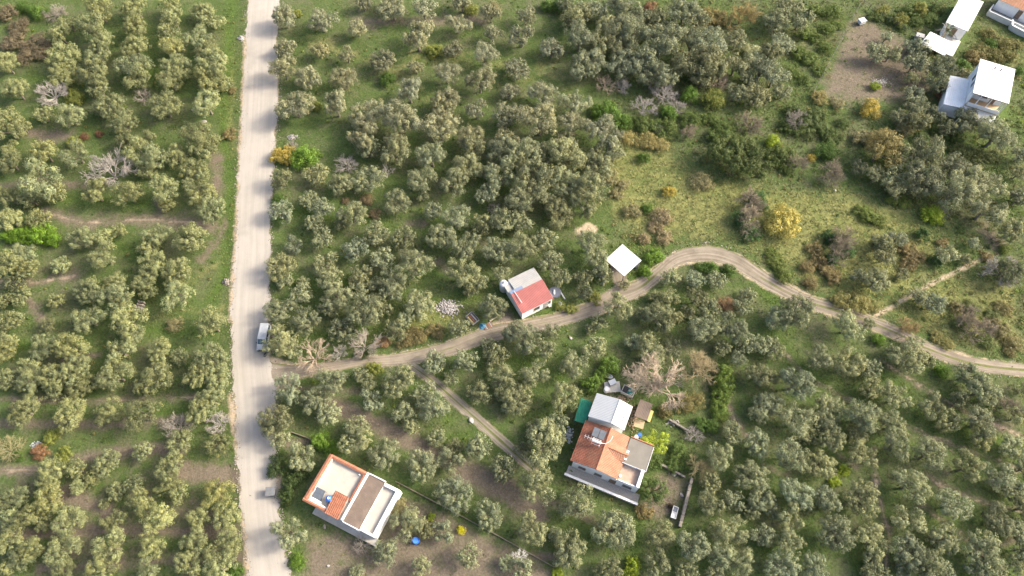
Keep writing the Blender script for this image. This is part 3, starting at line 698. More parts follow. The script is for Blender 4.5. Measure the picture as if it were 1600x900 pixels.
if SV:
    t = thing('olive_grove', 'smaller olive trees filling the gaps between the larger ones', 'olive trees'); t['kind'] = 'stuff'
    o = link('foliage', mesh_np('foliage', np.vstack(SV), np.vstack(SF), LEAF, np.vstack(STt)), t); o['kind'] = 'stuff'
    tvv = np.vstack(TV); o = link('trunks', mesh_np('trunks', tvv, np.vstack(TF), BARK, np.tile([.16, .135, .105], (len(tvv), 1))), t); o['kind'] = 'stuff'
print('olives', len(olives), 'single', len(single), 'rest', len(rest))

# ------------------------------------------------------------------ bushes, thickets and leafless trees
MARKS = [('the parked van', 412, 527), ('the terracotta-edged house', 550, 775), ('the tiled farmhouse', 955, 715), ('the red-roofed shed', 825, 455), ('the white canopy', 975, 405),
         ('the white-roofed house', 1550, 130), ('the long white roof', 1508, 35), ('the white hive box', 1348, 30), ('the stone block', 216, 478), ('the rubbish container', 424, 769),
         ('the blue barrel', 649, 844), ('the cold frame', 1054, 800), ('the track bend', 1105, 396), ('the garden wall', 1068, 788), ('the rubble heap', 700, 481), ('the bag heap', 377, 60)]
seen_labels = set()
def where(desc, x, y):
    """a label that names the nearest landmark and the side of it; counted outward when another of the kind lies there"""
    nm, mx, my = min(MARKS, key=lambda m_: math.hypot(x - m_[1], y - m_[2]))
    dx, dy = x - mx, y - my
    side = ('right of' if dx > 0 else 'left of') if abs(dx) > 1.6 * abs(dy) else (('below' if dy > 0 else 'above') if abs(dy) > 1.6 * abs(dx) else (('lower' if dy > 0 else 'upper') + ' ' + ('right of' if dx > 0 else 'left of')))
    return desc, f'{side} {nm}', math.hypot(dx, dy)

SHRUBS = []     # (x, y, radius px, colour, description, style)
def S_(tile, txt, col, desc, style='leaf', bare=None):
    for w in txt.split():
        x, y, r = map(float, w.split(',')); SHRUBS.append((tile[0] + x / 4, tile[1] + y / 4, r / 4, col, desc, style))
GR = (0.075, 0.135, 0.026); BRG = (0.125, 0.220, 0.030); LIME = (0.25, 0.33, 0.035); YEL = (0.33, 0.27, 0.06); OCH = (0.22, 0.185, 0.075); DKG = (0.055, 0.085, 0.026); YG = (0.20, 0.23, 0.055)
PALE = (0.24, 0.225, 0.115); BRN = (0.19, 0.15, 0.085); PINK = (0.25, 0.21, 0.145); DRYY = (0.26, 0.23, 0.09); IVY = (0.06, 0.12, 0.038); RUST = (0.20, 0.11, 0.065)
WB = (0.30, 0.275, 0.245); GB = (0.27, 0.24, 0.20); TB = (0.31, 0.25, 0.185)
S_((0, 0), "20,70,80 110,150,75 70,240,80 200,260,90 160,340,70 260,320,60", (0.16, 0.135, 0.085), 'dull brown scrub bush', 'scrub')
S_((0, 0), "220,70,60 140,40,50", GR, 'green leafy bush'); S_((0, 0), "340,60,65", GB, 'grey leafless bush', 'bare')
S_((0, 0), "470,600,65 460,880,45", YG, 'yellow-green leafy bush'); S_((0, 0), "310,570,95", WB, 'whitish leafless fallen tree', 'bare'); S_((0, 0), "880,590,60", GB, 'grey leafless sapling', 'bare')
S_((0, 0), "520,845,35 610,830,28", RUST, 'rusty red low bush', 'scrub'); S_((0, 0), "1430,830,50 1450,560,30", (0.2, 0.17, 0.08), 'straw-coloured roadside scrub', 'scrub')
S_((0, 225), "240,560,95 130,560,75 330,590,60 50,570,60", (0.12, 0.215, 0.022), 'bright green leafy bush'); S_((0, 225), "670,150,145", WB, 'large whitish leafless tree', 'bare')
S_((0, 450), "1090,870,90", GB, 'grey leafless bush', 'bare'); S_((0, 450), "1360,840,75", WB, 'whitish leafless tree', 'bare'); S_((0, 450), "1090,220,55", PALE, 'pale thin bush', 'scrub')
S_((0, 675), "320,30,60 390,140,55", YG, 'yellow-green leafy bush'); S_((0, 675), "110,150,40 1470,870,50 1420,60,40", GR, 'green leafy bush'); S_((0, 675), "30,100,90", PALE, 'pale dry brushwood heap', 'bare'); S_((0, 675), "240,125,60", (0.26, 0.15, 0.08), 'rusty brown dry bush', 'scrub')
S_((400, 0), "820,490,55", GR, 'green leafy bush'); S_((400, 0), "1120,310,55 1350,60,45 260,80,30 380,660,35", YG, 'yellow-green leafy bush'); S_((400, 0), "1480,40,55", PALE, 'pale thin bush', 'scrub')
S_((400, 225), "165,70,75", (0.31, 0.25, 0.06), 'yellow leafy bush'); S_((400, 225), "305,75,90", BRG, 'round bright green bush'); S_((400, 225), "140,350,45", GR, 'green leafy bush')
S_((400, 225), "560,110,70", WB, 'whitish leafless tree', 'bare'); S_((400, 225), "815,180,50", WB, 'whitish leafless sapling', 'thin'); S_((400, 225), "690,340,45 740,430,42 560,350,28", BRN, 'brown withered bush', 'scrub'); S_((400, 225), "1490,400,50 220,10,45", GB, 'grey leafless sapling', 'bare')
S_((400, 450), "350,420,120", TB, 'large tan leafless tree', 'bare'); S_((400, 450), "520,405,55", WB, 'whitish leafless tree', 'bare'); S_((400, 450), "670,350,95", GB, 'grey leafless tree', 'bare'); S_((400, 450), "800,335,45", (0.3, 0.2, 0.11), 'orange-brown dry bush', 'scrub')
S_((400, 450), "1000,290,70 1120,260,60 930,320,60", (0.19, 0.165, 0.075), 'straw-coloured scrub', 'scrub'); S_((400, 450), "740,500,60 1000,170,40", YG, 'yellow-green leafy bush'); S_((400, 450), "665,400,45", DKG, 'dark green leafy bush')
S_((400, 675), "260,810,50 400,60,70 470,100,50", BRG, 'bright green leafy bush'); S_((400, 675), "1095,530,26", LIME, 'small lime-green bush'); S_((400, 675), "1285,612,27", (0.62, 0.58, 0.03), 'small bright yellow bush'); S_((400, 675), "130,210,80 220,310,75 280,260,60 190,400,60", DKG, 'dark green leafy bush'); S_((400, 675), "880,470,70 990,600,60", PALE, 'pale thin bush', 'scrub'); S_((400, 675), "650,700,60", GB, 'grey leafless bush', 'bare')
S_((800, 0), "300,40,60 220,30,50", GR, 'green leafy bush'); S_((800, 0), "1440,80,105", (0.31, 0.24, 0.10), 'large ochre leafless tree', 'fine'); S_((800, 0), "1270,90,90", OCH, 'olive-brown bush', 'scrub'); S_((800, 0), "870,35,50", RUST, 'rusty red bush', 'scrub')
S_((800, 0), "1290,490,75", TB, 'tan leafless tree', 'bare'); S_((800, 0), "580,510,70", TB, 'tan leafless sapling', 'bare'); S_((800, 0), "690,530,55 960,570,85 830,650,80 1040,660,50 920,790,35", WB, 'whitish leafless tree', 'bare'); S_((800, 0), "1510,335,75", (0.40, 0.42, 0.24), 'whitish-green flowering bush')
S_((800, 0), "620,710,100 540,690,60 700,760,60 1110,590,65 980,700,60", (0.085, 0.155, 0.026), 'green leafy bush'); S_((800, 0), "1260,620,75", YG, 'yellow-green leafy bush'); S_((800, 0), "1240,730,60 960,780,85 1340,800,85 1120,740,70 820,760,70 1280,850,70 1390,860,60", (0.085, 0.125, 0.03), 'tangled green bush', 'scrub'); S_((800, 0), "1500,770,90 1110,820,60", PINK, 'pinkish leafless thicket', 'fine'); S_((800, 0), "850,865,75 930,890,60 730,850,60", DRYY, 'golden dry bush', 'scrub')
S_((800, 225), "1320,60,110 1440,100,120 1390,160,80 1540,180,80", (0.085, 0.115, 0.036), 'dark green broad-leaved tree'); S_((800, 225), "980,290,48", YEL, 'yellow-green shrub', 'leaf'); S_((800, 225), "1190,230,75 750,410,60", PALE, 'pale thin bush', 'scrub'); S_((800, 225), "940,450,75 830,580,45 960,570,60 900,510,50", (0.24, 0.20, 0.115), 'brown withered bush', 'scrub'); S_((800, 225), "890,700,60 840,800,45", BRG, 'bright green leafy bush'); S_((800, 225), "820,80,45 850,400,40", GR, 'green leafy bush')
S_((800, 225), "1500,350,90 1480,470,95", PINK, 'pinkish leafless thicket', 'fine'); S_((800, 225), "1530,330,60 1430,470,65 1570,380,40 1500,560,60", IVY, 'dark ivy-covered bush'); S_((800, 225), "620,200,60 660,300,50 700,250,45", PALE, 'pale thin bush', 'scrub'); S_((800, 225), "1350,790,50 1250,770,50 1180,770,40", GR, 'green leafy bush')
S_((800, 450), "910,590,182", (0.40, 0.33, 0.245), 'broad brown leafless tree', 'fine'); S_((800, 450), "1170,500,115", (0.30, 0.25, 0.14), 'yellowish leafless tree', 'fine'); S_((800, 450), "1330,530,70 1320,610,75 1310,690,70 1310,770,65", (0.105, 0.16, 0.03), 'green hedge bush'); S_((800, 450), "500,590,65 610,480,65 570,530,50", (0.10, 0.17, 0.03), 'green leafy bush'); S_((800, 450), "1200,850,60 1260,860,50", GR, 'green leafy bush'); S_((800, 450), "1340,100,55", (0.25, 0.16, 0.09), 'rusty brown bush', 'scrub'); S_((800, 450), "960,770,50 1080,720,70 1160,700,60", (0.17, 0.155, 0.06), 'straw-coloured scrub', 'scrub')
S_((800, 450), "370,130,45 520,60,50 300,110,35", (0.17, 0.19, 0.05), 'yellow-green weeds', 'scrub')
S_((800, 675), "760,830,60 740,890,50", LIME, 'lime-green leafy bush'); S_((800, 675), "900,70,90", (0.27, 0.34, 0.04), 'lime-green leafy tree'); S_((800, 675), "890,200,50 880,370,90", (0.085, 0.135, 0.035), 'green leafy tree'); S_((800, 675), "1180,220,85", (0.27, 0.23, 0.12), 'yellowish leafless tree', 'fine'); S_((800, 675), "45,780,50", (0.72, 0.70, 0.66), 'white blossoming leafless shrub', 'bare'); S_((800, 675), "290,890,40", LIME, 'lime-green leafy bush'); S_((800, 675), "1040,110,70 1010,200,55 1090,210,45", (0.09, 0.14, 0.035), 'tangled green bush', 'scrub'); S_((800, 675), "1150,10,60", WB, 'whitish leafless tree', 'bare'); S_((800, 675), "810,490,45 860,510,40", (0.24, 0.2, 0.09), 'straw-coloured scrub', 'scrub')
S_((1200, 0), "300,60,60 420,60,70 380,170,60 370,290,50 240,200,60 310,230,50 200,320,55 270,350,60 330,430,50 160,450,50 230,490,45 440,150,40", (0.10, 0.145, 0.032), 'tangled green bush', 'scrub'); S_((1200, 0), "330,600,60", DRYY, 'golden dry bush', 'scrub'); S_((1200, 0), "1120,590,55", (0.22, 0.11, 0.065), 'rusty red bush', 'scrub'); S_((1200, 0), "675,535,36", LIME, 'small lime-green bush'); S_((1200, 0), "640,670,70 600,290,1", YEL, 'yellow leafy bush'); S_((1200, 0), "600,850,65 440,640,45 870,790,60", PALE, 'pale thin bush', 'scrub'); S_((1200, 0), "710,880,80", OCH, 'ochre thin tree', 'scrub'); S_((1200, 0), "180,680,80 300,720,90 240,790,80 350,800,70 480,760,50 420,840,70 130,780,60", (0.075, 0.11, 0.03), 'dark tangled bush', 'scrub')
S_((1200, 0), "180,740,70", GB, 'grey leafless tree', 'bare'); S_((1200, 0), "830,120,50 960,50,55 720,60,50", (0.19, 0.2, 0.05), 'yellow-green leafy bush'); S_((1200, 0), "900,60,60 850,160,40 940,130,50 1030,110,60 680,90,50 770,100,50 1060,40,50", (0.085, 0.125, 0.03), 'tangled green bush', 'scrub'); S_((1200, 0), "1080,820,60 980,860,60 1180,860,50", (0.075, 0.11, 0.03), 'tangled green bush', 'scrub'); S_((1200, 0), "30,880,55", LIME, 'lime-green leafy bush'); S_((1200, 0), "1400,200,60 1350,300,60 1480,260,60 1280,330,50 1430,340,60 1520,330,60 1560,260,50", (0.155, 0.15, 0.05), 'straw-green scrub', 'scrub'); S_((1200, 0), "1220,400,60 1400,270,45 1570,440,40", GR, 'green leafy bush'); S_((1200, 0), "1240,460,50 1310,350,60", (0.20, 0.165, 0.07), 'ochre scrub', 'scrub')
S_((1200, 225), "100,480,115", (0.34, 0.30, 0.08), 'large yellow leafy bush'); S_((1200, 225), "690,60,120", (0.23, 0.20, 0.08), 'large ochre tree', 'leaf'); S_((1200, 225), "1030,440,68", LIME, 'lime-green leafy bush'); S_((1200, 225), "1095,420,45", WB, 'whitish leafless shrub', 'bare'); S_((1200, 225), "370,40,70", GR, 'green leafy bush'); S_((1200, 225), "275,80,30", YEL, 'small yellow bush'); S_((1200, 225), "200,110,65 410,170,85", PINK, 'pinkish leafless thicket', 'fine'); S_((1200, 225), "60,60,80 150,60,60 120,150,45", (0.085, 0.12, 0.03), 'tangled green bush', 'scrub')
S_((1200, 225), "480,580,80 450,660,90", PINK, 'pinkish leafless thicket', 'fine'); S_((1200, 225), "390,580,55 500,660,55 410,720,50", IVY, 'dark ivy-covered bush'); S_((1200, 225), "1070,720,60 720,620,50 970,560,50", IVY, 'dark green leafy bush'); S_((1200, 225), "1500,780,110", WB, 'whitish half-leafless tree', 'bare'); S_((1200, 225), "1480,820,85", (0.10, 0.12, 0.055), 'dull green tree'); S_((1200, 225), "300,650,60 330,730,60 380,790,55 250,760,50 270,860,50 880,650,60 940,690,60 890,740,60 420,830,60 1100,610,40 1380,700,40", (0.20, 0.165, 0.075), 'ochre scrub', 'scrub'); S_((1200, 225), "60,740,60 110,820,60 40,680,50 780,330,50 850,350,50 640,440,60 600,410,55 700,470,50 1490,650,40", (0.12, 0.16, 0.035), 'tangled green bush', 'scrub'); S_((1200, 225), "1250,40,70 1340,70,60 1430,60,60 1180,20,50", (0.10, 0.125, 0.04), 'dull green scrub', 'scrub')
S_((1200, 450), "1250,180,90 1330,250,90", PINK, 'pinkish leafless thicket', 'fine'); S_((1200, 450), "1210,220,55 1300,120,60 1420,160,50 1380,330,55", (0.12, 0.15, 0.05), 'tangled green bush', 'scrub'); S_((1200, 450), "1510,730,80", PINK, 'pinkish leafless thicket', 'fine'); S_((1200, 450), "560,80,80 460,70,60 650,110,50 1060,300,45 1130,350,45", (0.22, 0.21, 0.075), 'golden scrub', 'scrub'); S_((1200, 450), "860,240,60 920,250,45", (0.30, 0.23, 0.11), 'yellowish leafless shrub', 'fine'); S_((1200, 450), "815,310,30", GB, 'grey leafless sapling', 'thin'); S_((1200, 450), "1450,240,70 1540,340,60 1520,400,40 1480,120,60 1180,110,50", (0.17, 0.155, 0.065), 'straw-coloured scrub', 'scrub'); S_((1200, 450), "1090,520,50 700,320,45", BRG, 'bright green leafy bush')
S_((1200, 675), "480,240,45 420,310,40", LIME, 'lime-green leafy bush')

def shrub_spot(s):
    x, y, rp = s[0], s[1], s[2]; R_ = max(rp / pxm(y), .3)
    p = at(x, y, R_ * (.75 if s[5] in ('bare', 'thin', 'fine') else .5)); p.z = gz(p); return p, R_

descs = [where(s[4], s[0], s[1]) for s in SHRUBS]
cnt = {}
for i in sorted(range(len(SHRUBS)), key=lambda i: descs[i][2]):
    cnt.setdefault(descs[i][:2], []).append(i)
for i, s in enumerate(SHRUBS):
    if s[2] < 2: continue
    p, R_ = shrub_spot(s); same = cnt[descs[i][:2]]; k = same.index(i)
    lab = f'{s[4]} {descs[i][1]}' if len(same) == 1 else f'{s[4]}, {"nearest" if k == 0 else ORD[k + 1] + " nearest"} of those {descs[i][1]}'
    st = s[5]; rz = tr.uniform(0, 6.28); noun = s[4].split()[-1]
    name = {'tree': 'tree', 'sapling': 'sapling', 'thicket': 'thicket', 'heap': 'brushwood_heap', 'weeds': 'weeds', 'scrub': 'scrub_bush', 'shrub': 'shrub'}.get(noun, 'bush')
    if st in ('bare', 'thin', 'fine'):
        name = 'bare_' + name; lib = {'bare': BARE, 'thin': BARE_THIN, 'fine': BARE_FINE}[st]; lm, tw = lib[int(tr.integers(0, len(lib)))]
        t = thing(name, lab, noun, p, rz, s[4] + 's' if len(same) > 1 else None); zz = tr.uniform(.8, 1.0) * (1.5 if st == 'thin' else 1)
        t.scale = (R_, R_, R_ * zz)
        a = link('trunk', lm, t); b = link('twigs', tw, t); k_ = tr.uniform(.9, 1.1)
        a.color = b.color = (s[3][0] * k_, s[3][1] * k_, s[3][2] * k_, 1)
    else:
        fo, sm = BUSH[int(tr.integers(0, len(BUSH)))]
        zz = tr.uniform(.8, 1.05)
        if noun == 'tree': fo, sm = OLIVE[i % len(OLIVE)][:2]; zz = 1.0
        t = thing(name, lab, noun, p, rz, s[4] + 's' if len(same) > 1 else None)
        t.scale = (R_, R_ * tr.uniform(.85, 1.1), R_ * zz * (.7 if st == 'scrub' else 1))
        a = link('foliage', fo, t); b = link('stem', sm, t); k_ = tr.uniform(.88, 1.12)
        a.color = (s[3][0] * k_, s[3][1] * k_, s[3][2] * k_, 1); b.color = (0.15, 0.12, 0.09, 1)

# ------------------------------------------------------------------ buildings
def window(parent, x0, x1, z0, z1, y, face='-y', name='window'):
    """window set in a wall facing -y or +x (local): pane, frame and sill"""
    def bx(a0, a1, d0, d1, h0, h1):
        m_ = MB()
        return m_.box(a0, a1, y - d1, y - d0, h0, h1) if face == '-y' else m_.box(y + d0, y + d1, a0, a1, h0, h1)
    w = bx(x0, x1, .004, .03, z0, z1).build(name, GLASS, parent)
    f = MB()
    for a0, a1, h0, h1 in ((x0 - .06, x0, z0 - .06, z1 + .06), (x1, x1 + .06, z0 - .06, z1 + .06), (x0, x1, z1, z1 + .06), (x0, x1, z0 - .06, z0)):
        g = bx(a0, a1, .005, .06, h0, h1); f.add(g.v, g.f)
    f.build('window_frame', WOODB, w)
    bx(x0 - .12, x1 + .12, .006, .16, z0 - .13, z0 - .065).build('window_sill', CONC, w)
    return w

def door(parent, x0, x1, z0, z1, y, mat, face='-y'):
    m_ = MB(); m_.box(x0, x1, y - .05, y - .004, z0, z1) if face == '-y' else m_.box(y + .004, y + .05, x0, x1, z0, z1)
    d = m_.build('door', mat, parent, .01)
    h = MB(); h.box(x1 - .16, x1 - .08, y - .10, y - .052, 1.0, 1.1) if face == '-y' else h.box(y + .052, y + .10, x1 - .16, x1 - .08, 1.0, 1.1)
    h.build('door_handle', GALV, d); return d

# --- house with a roof terrace edged in terracotta, lower left of the middle
def terrace_house():
    c, rz, w, d = fit((514.8, 707.4), (624.3, 763.7), (586.6, 840.2), (474.2, 782.2), 2.8)
    c.z = -.9
    t = thing('house', 'white flat-roofed house edged in terracotta with a brown sheet roof beside the road', 'house', c, rz)
    X = lambda s: -w / 2 + s * w
    Y = lambda q: d / 2 - q * d
    MB().box(X(0.012), X(.99), Y(.985), Y(.015), -.3, 3.02).build('wall', WHITE, t)
    MB().box(X(.0), X(.545), Y(1), Y(0), 3.025, 3.16).build('roof_slab', BEIGE, t)
    # parapets and their tiled copings
    def parapet(x0, x1, y0, y1, top=3.62):
        p = MB().box(x0, x1, y0, y1, 3.163, top).build('parapet', WHITE, t, .015)
        return p
    def coping(x0, x1, y0, y1, z=3.625, along='x'):
        n = max(2, int(round((x1 - x0 if along == 'x' else y1 - y0) / .42)))
        for k in range(n):
            a = k / n; b = (k + 1) / n - .0
            if along == 'x': q = (x0 + (x1 - x0) * a, x0 + (x1 - x0) * b - .012, y0, y1)
            else: q = (x0, x1, y0 + (y1 - y0) * a, y0 + (y1 - y0) * b - .012)
            dz = random.uniform(0, .02)
            cx, cy = (q[0] + q[1]) / 2, (q[2] + q[3]) / 2
            m_ = MB()
            if along == 'x': m_.add([(q[0], q[2], z), (q[1], q[2], z), (q[1], q[3], z), (q[0], q[3], z), (q[0], cy, z + .12 + dz), (q[1], cy, z + .12 + dz)], [(0, 3, 2, 1), (0, 1, 5, 4), (2, 3, 4, 5), (0, 4, 3), (1, 2, 5)])
            else: m_.add([(q[0], q[2], z), (q[1], q[2], z), (q[1], q[3], z), (q[0], q[3], z), (cx, q[2], z + .12 + dz), (cx, q[3], z + .12 + dz)], [(0, 3, 2, 1), (0, 4, 5, 3), (1, 2, 5, 4), (0, 1, 4), (2, 3, 5)])
            m_.build('coping_tile', TERRA, t)
    parapet(X(.03), X(.06), Y(.97), Y(.06)); coping(X(-.005), X(.055), Y(.945), Y(.0), along='y')
    parapet(X(.05), X(.53), Y(.055), Y(.02)); coping(X(.057), X(.535), Y(.075), Y(-.005), along='x')
    parapet(X(.503), X(.53), Y(.60), Y(.07)); coping(X(.497), X(.535), Y(.62), Y(.072), along='y')
    parapet(X(.062), X(.32), Y(.975), Y(.92)); coping(X(-.005), X(.312), Y(1.01), Y(.948), along='x')
    # stair hut with a tiled roof
    MB().box(X(.335), X(.49), Y(.985), Y(.60), 3.162, 3.78).build('stair_hut', WHITE, t)
    sheet('tile_roof', [(X(.315), Y(1.02), 3.70), (X(.505), Y(1.02), 3.70), (X(.505), Y(.575), 4.35), (X(.315), Y(.575), 4.35)], 0, 0, TERRAL, t, ribs=8, amp=.10, rows=9, step=.05)
    MB().slab([(X(.317), Y(1.017), 3.68), (X(.503), Y(1.017), 3.68), (X(.503), Y(.577), 4.33), (X(.317), Y(.577), 4.33)], .08).build('roof_deck', WOODB, t)
    MB().box(X(.536), X(.562), Y(1.0), Y(.0), 3.03, 3.83).build('party_wall', WHITE, t, .02)
    # brown sheet roof and the second terrace
    sheet('sheet_roof', [(X(.565), Y(1.0), 3.58), (X(.79), Y(1.0), 3.52), (X(.79), Y(.015), 3.52), (X(.565), Y(.015), 3.58)], 0, 6, BROWNM, t, ribs=14, amp=.045)
    MB().box(X(.566), X(.789), Y(.995), Y(.02), 3.03, 3.46).build('roof_box', WHITE, t)
    MB().box(X(.563), X(.792), Y(.012), Y(-.008), 3.2, 3.72).build('fascia', WHITE, t); MB().box(X(.563), X(.792), Y(1.018), Y(1.003), 3.2, 3.66).build('fascia', WHITE, t)
    MB().box(X(.792), X(1.0), Y(1.0), Y(.04), 3.03, 3.12).build('terrace_floor', BEIGE, t)
    MB().box(X(.962), X(1.004), Y(1.004), Y(.04), 3.123, 3.66).build('parapet', WHITE, t, .02)
    MB().box(X(.792), X(.96), Y(.085), Y(.04), 3.123, 3.66).build('parapet', WHITE, t, .02)
    MB().box(X(.792), X(.96), Y(1.004), Y(.96), 3.123, 3.66).build('parapet', WHITE, t, .02)
    MB().box(X(.12), X(1.02), Y(1.13), Y(.99), .3, 1.1).build('porch', CONC, t, .02)
    MB().box(X(.13), X(1.015), Y(1.128), Y(1.115), 1.103, 1.3).build('porch_wall', CONC, t, .01)
    MB().box(X(.74), X(.765), Y(1.03), Y(.99), 1.1, 2.9).build('porch_post', WHITE, t)
    for s0, s1 in ((.16, .24), (.40, .50), (.82, .92)): window(t, X(s0), X(s1), 1.7, 2.6, Y(.985))
    door(t, X(.28), X(.36), 1.12, 2.8, Y(.985), WOODB)
    for k in range(2): MB().lathe([(.06, 3.17), (.06, 3.9)], 8, (X(.06 + .4 * k), Y(.11), 0)).build('roof_vent', WHITE, t)
    def loc(s, q, z): return (Matrix.Rotation(rz, 4, 'Z') @ Vector((X(s), Y(q), z))) + c
    # solar heater and water tank stand on the terrace
    h = thing('solar_water_heater', 'grey solar collector with white boiler on the terrace roof beside the road', 'solar heater', loc(.14, .80, 3.16), rz)
    MB().slab([(-.75, -.55, .35), (.75, -.55, .35), (.75, .95, .95), (-.75, .95, .95)], .08).build('collector', SOLAR, h)
    fr = MB()
    for sx in (-.7, .7): fr.tube([(sx, -.5, 0), (sx, -.5, .3)], .03); fr.tube([(sx, .9, 0), (sx, .9, .88)], .03)
    fr.build('stand', GALV, h)
    MB().lathe([(.02, -.95), (.24, -.92), (.24, .92), (.02, .95)], 14, (0, -.78, .36), 'x').build('boiler', WHITEM, h, smooth=False)
    k = thing('water_tank', 'blue plastic water tank on the terrace roof beside the tiled stair roof', 'water tank', loc(.285, .76, 3.163), rz)
    MB().lathe([(.40, 0), (.47, .06), (.47, .35), (.45, .4), (.47, .45), (.47, .85), (.44, 1.0), (.32, 1.14), (.20, 1.2)], 20).build('tank', BLUEP, k, smooth=True)
    MB().lathe([(.18, 1.2), (.18, 1.27), (.06, 1.3)], 14).build('lid', WHITEM, k)
    MB().tube([(-.1, -.47, .12), (-.2, -.75, .1), (-.1, -.95, .3), (.1, -1.0, .3)], .035).build('pipe', WHITEM, k)
terrace_house()

# --- the farmhouse with a tiled roof
def farmhouse():
    c, rz, w, d = fit((915.5, 657), (1020, 699), (1000, 766), (894.5, 722), 3.4)
    t = thing('farmhouse', 'white farmhouse with terracotta tiled gable roof, grey flat roof and corner terrace', 'house', c, rz)
    X = lambda s: -w / 2 + s * w
    Y = lambda q: d / 2 - q * d
    MB().box(X(.02), X(.985), Y(.975), Y(.02), -.3, 3.0).build('wall', WHITE, t)
    MB().prism([(X(.02), Y(.975)), (X(.66), Y(.975)), (X(.66), Y(.02)), (X(.02), Y(.02))], 3.003, 3.2).build('wall_plate', WHITE, t)
    ez, rdz, rs = 3.28, 4.35, .355
    for k, (y, nm) in enumerate(((Y(.973), 'gable'), (Y(.022), 'gable'))):
        MB().add([(X(.03), y, 3.203), (X(.655), y, 3.203), (X(.655), y, 3.42), (X(rs), y, rdz - .12), (X(.03), y, ez - .04), (X(.03), y - .1 * (1 if k else -1), 3.203), (X(.655), y - .1 * (1 if k else -1), 3.203), (X(.655), y - .1 * (1 if k else -1), 3.42), (X(rs), y - .1 * (1 if k else -1), rdz - .12), (X(.03), y - .1 * (1 if k else -1), ez - .04)],
                 [(0, 1, 2, 3, 4), (9, 8, 7, 6, 5), (0, 5, 6, 1), (1, 6, 7, 2), (2, 7, 8, 3), (3, 8, 9, 4), (4, 9, 5, 0)]).build(nm, WHITE, t)
    ra = sheet('tile_slope', [(X(-.02), Y(-.01), ez), (X(-.02), Y(.985), ez), (X(rs), Y(.985), rdz), (X(rs), Y(-.01), rdz)], 0, 0, TILEOLDSHADE, t, ribs=30, amp=.06, rows=13, step=.05)
    tag(ra, 'mossy tile slope, painted darker partly for shade'); 
    sheet('tile_slope', [(X(.675), Y(.985), 3.5), (X(.675), Y(-.01), 3.5), (X(rs), Y(-.01), rdz), (X(rs), Y(.985), rdz)], 0, 0, TILEPALE, t, ribs=30, amp=.06, rows=11, step=.05)
    n = 17
    for k in range(n):
        y0, y1 = Y(.99) + (Y(-.015) - Y(.99)) * k / n, Y(.99) + (Y(-.015) - Y(.99)) * (k + 1) / n + .03
        MB().lathe([(.12, y0), (.14, y1)], 8, (X(rs), 0, rdz + .02), 'y').build('ridge_tile', TERRA, t)
    # small cross gable over the corner
    yc = Y(.42)
    for sgn in (-1, 1):
        sheet('gable_slope', [(X(.40), yc, 4.26), (X(.70), yc, 4.05), (X(.70), yc + sgn * 1.0, 3.56), (X(.54), yc + sgn * 1.0, 3.88)][::sgn], 0, 0, TILEPALE, t, ribs=7, amp=.05, rows=3, step=.04)
    for k in range(7): MB().lathe([(.10, X(.40 + .3 * k / 7)), (.12, X(.40 + .3 * (k + 1) / 7) + .02)], 8, (0, yc, 4.24 - .2 * k / 7), 'x').build('ridge_tile', TERRA, t)
    MB().box(X(.665), X(.70), Y(.52), Y(.30), 3.003, 3.9).build('chimney_wall', WHITE, t)
    # grey flat roof and open corner terrace
    MB().box(X(.70), X(.975), Y(.56), Y(.03), 3.003, 3.62).build('upper_wall', WHITE, t)
    MB().box(X(.655), X(1.0), Y(.585), Y(.0), 3.625, 3.74).build('flat_roof', GREYR, t, .02)
    e = .05
    for (x0, x1, y0, y1) in ((X(.65), X(1.005), Y(.592), Y(.586)), (X(1.001), X(1.006), Y(.585), Y(0))): MB().box(x0, x1, y0, y1, 3.6, 3.79).build('roof_edge', WHITE, t)
    for k in range(12):
        a, b = X(.66 + .34 * k / 12), X(.66 + .34 * (k + 1) / 12) - .01
        MB().add([(a, Y(-.002), 3.7), (b, Y(-.002), 3.7), (b, Y(-.045), 3.66), (a, Y(-.045), 3.66), (a, Y(-.02), 3.84), (b, Y(-.02), 3.84)], [(0, 3, 2, 1), (0, 1, 5, 4), (2, 3, 4, 5), (0, 4, 3), (1, 2, 5)]).build('coping_tile', TERRA, t)
    MB().box(X(.68), X(.94), Y(.95), Y(.59), 3.003, 3.06).build('terrace_floor', plain('brown_terrace_tiles', (0.33, 0.235, 0.175), .12, 2.0, .7, dirt=(.45, .4, .32)), t)
    MB().box(X(.94), X(.985), Y(.978), Y(.57), 3.003, 3.75).build('parapet', WHITE, t, .02)
    MB().box(X(.685), X(.938), Y(.978), Y(.952), 3.003, 3.4).build('parapet', WHITE, t, .02)
    MB().lathe([(.16, 3.07), (.2, 3.6), (.22, 3.65)], 10, (X(.69), Y(.88), 0)).build('planter', WHITEM, t)
    for s0, s1 in ((.12, .22), (.36, .46), (.78, .9)): window(t, X(s0), X(s1), 1.0, 2.1, Y(.975))
    door(t, X(.58), X(.68), .02, 2.2, Y(.975), WOODB)
    def loc(s, q, z): return (Matrix.Rotation(rz, 4, 'Z') @ Vector((X(s), Y(q), z))) + c
    h = thing('solar_water_heater', 'two grey solar panels with white boiler frame on the farmhouse tile roof', 'solar heater', loc(.225, .25, 3.98), rz)
    for sx in (-.98, .02): MB().slab([(sx, -.45, .32), (sx + .92, -.45, .32), (sx + .92, .85, .75), (sx, .85, .75)], .07).build('collector', SOLAR, h)
    fr = MB()
    for sx in (-.6, .6):
        for sy in (-1.6, -.75): fr.tube([(sx, sy, -.12), (sx, sy, .7)], .035)
        fr.tube([(sx, -1.65, .7), (sx, -.7, .7)], .035); fr.tube([(sx, .8, -.1), (sx, .8, .68)], .03)
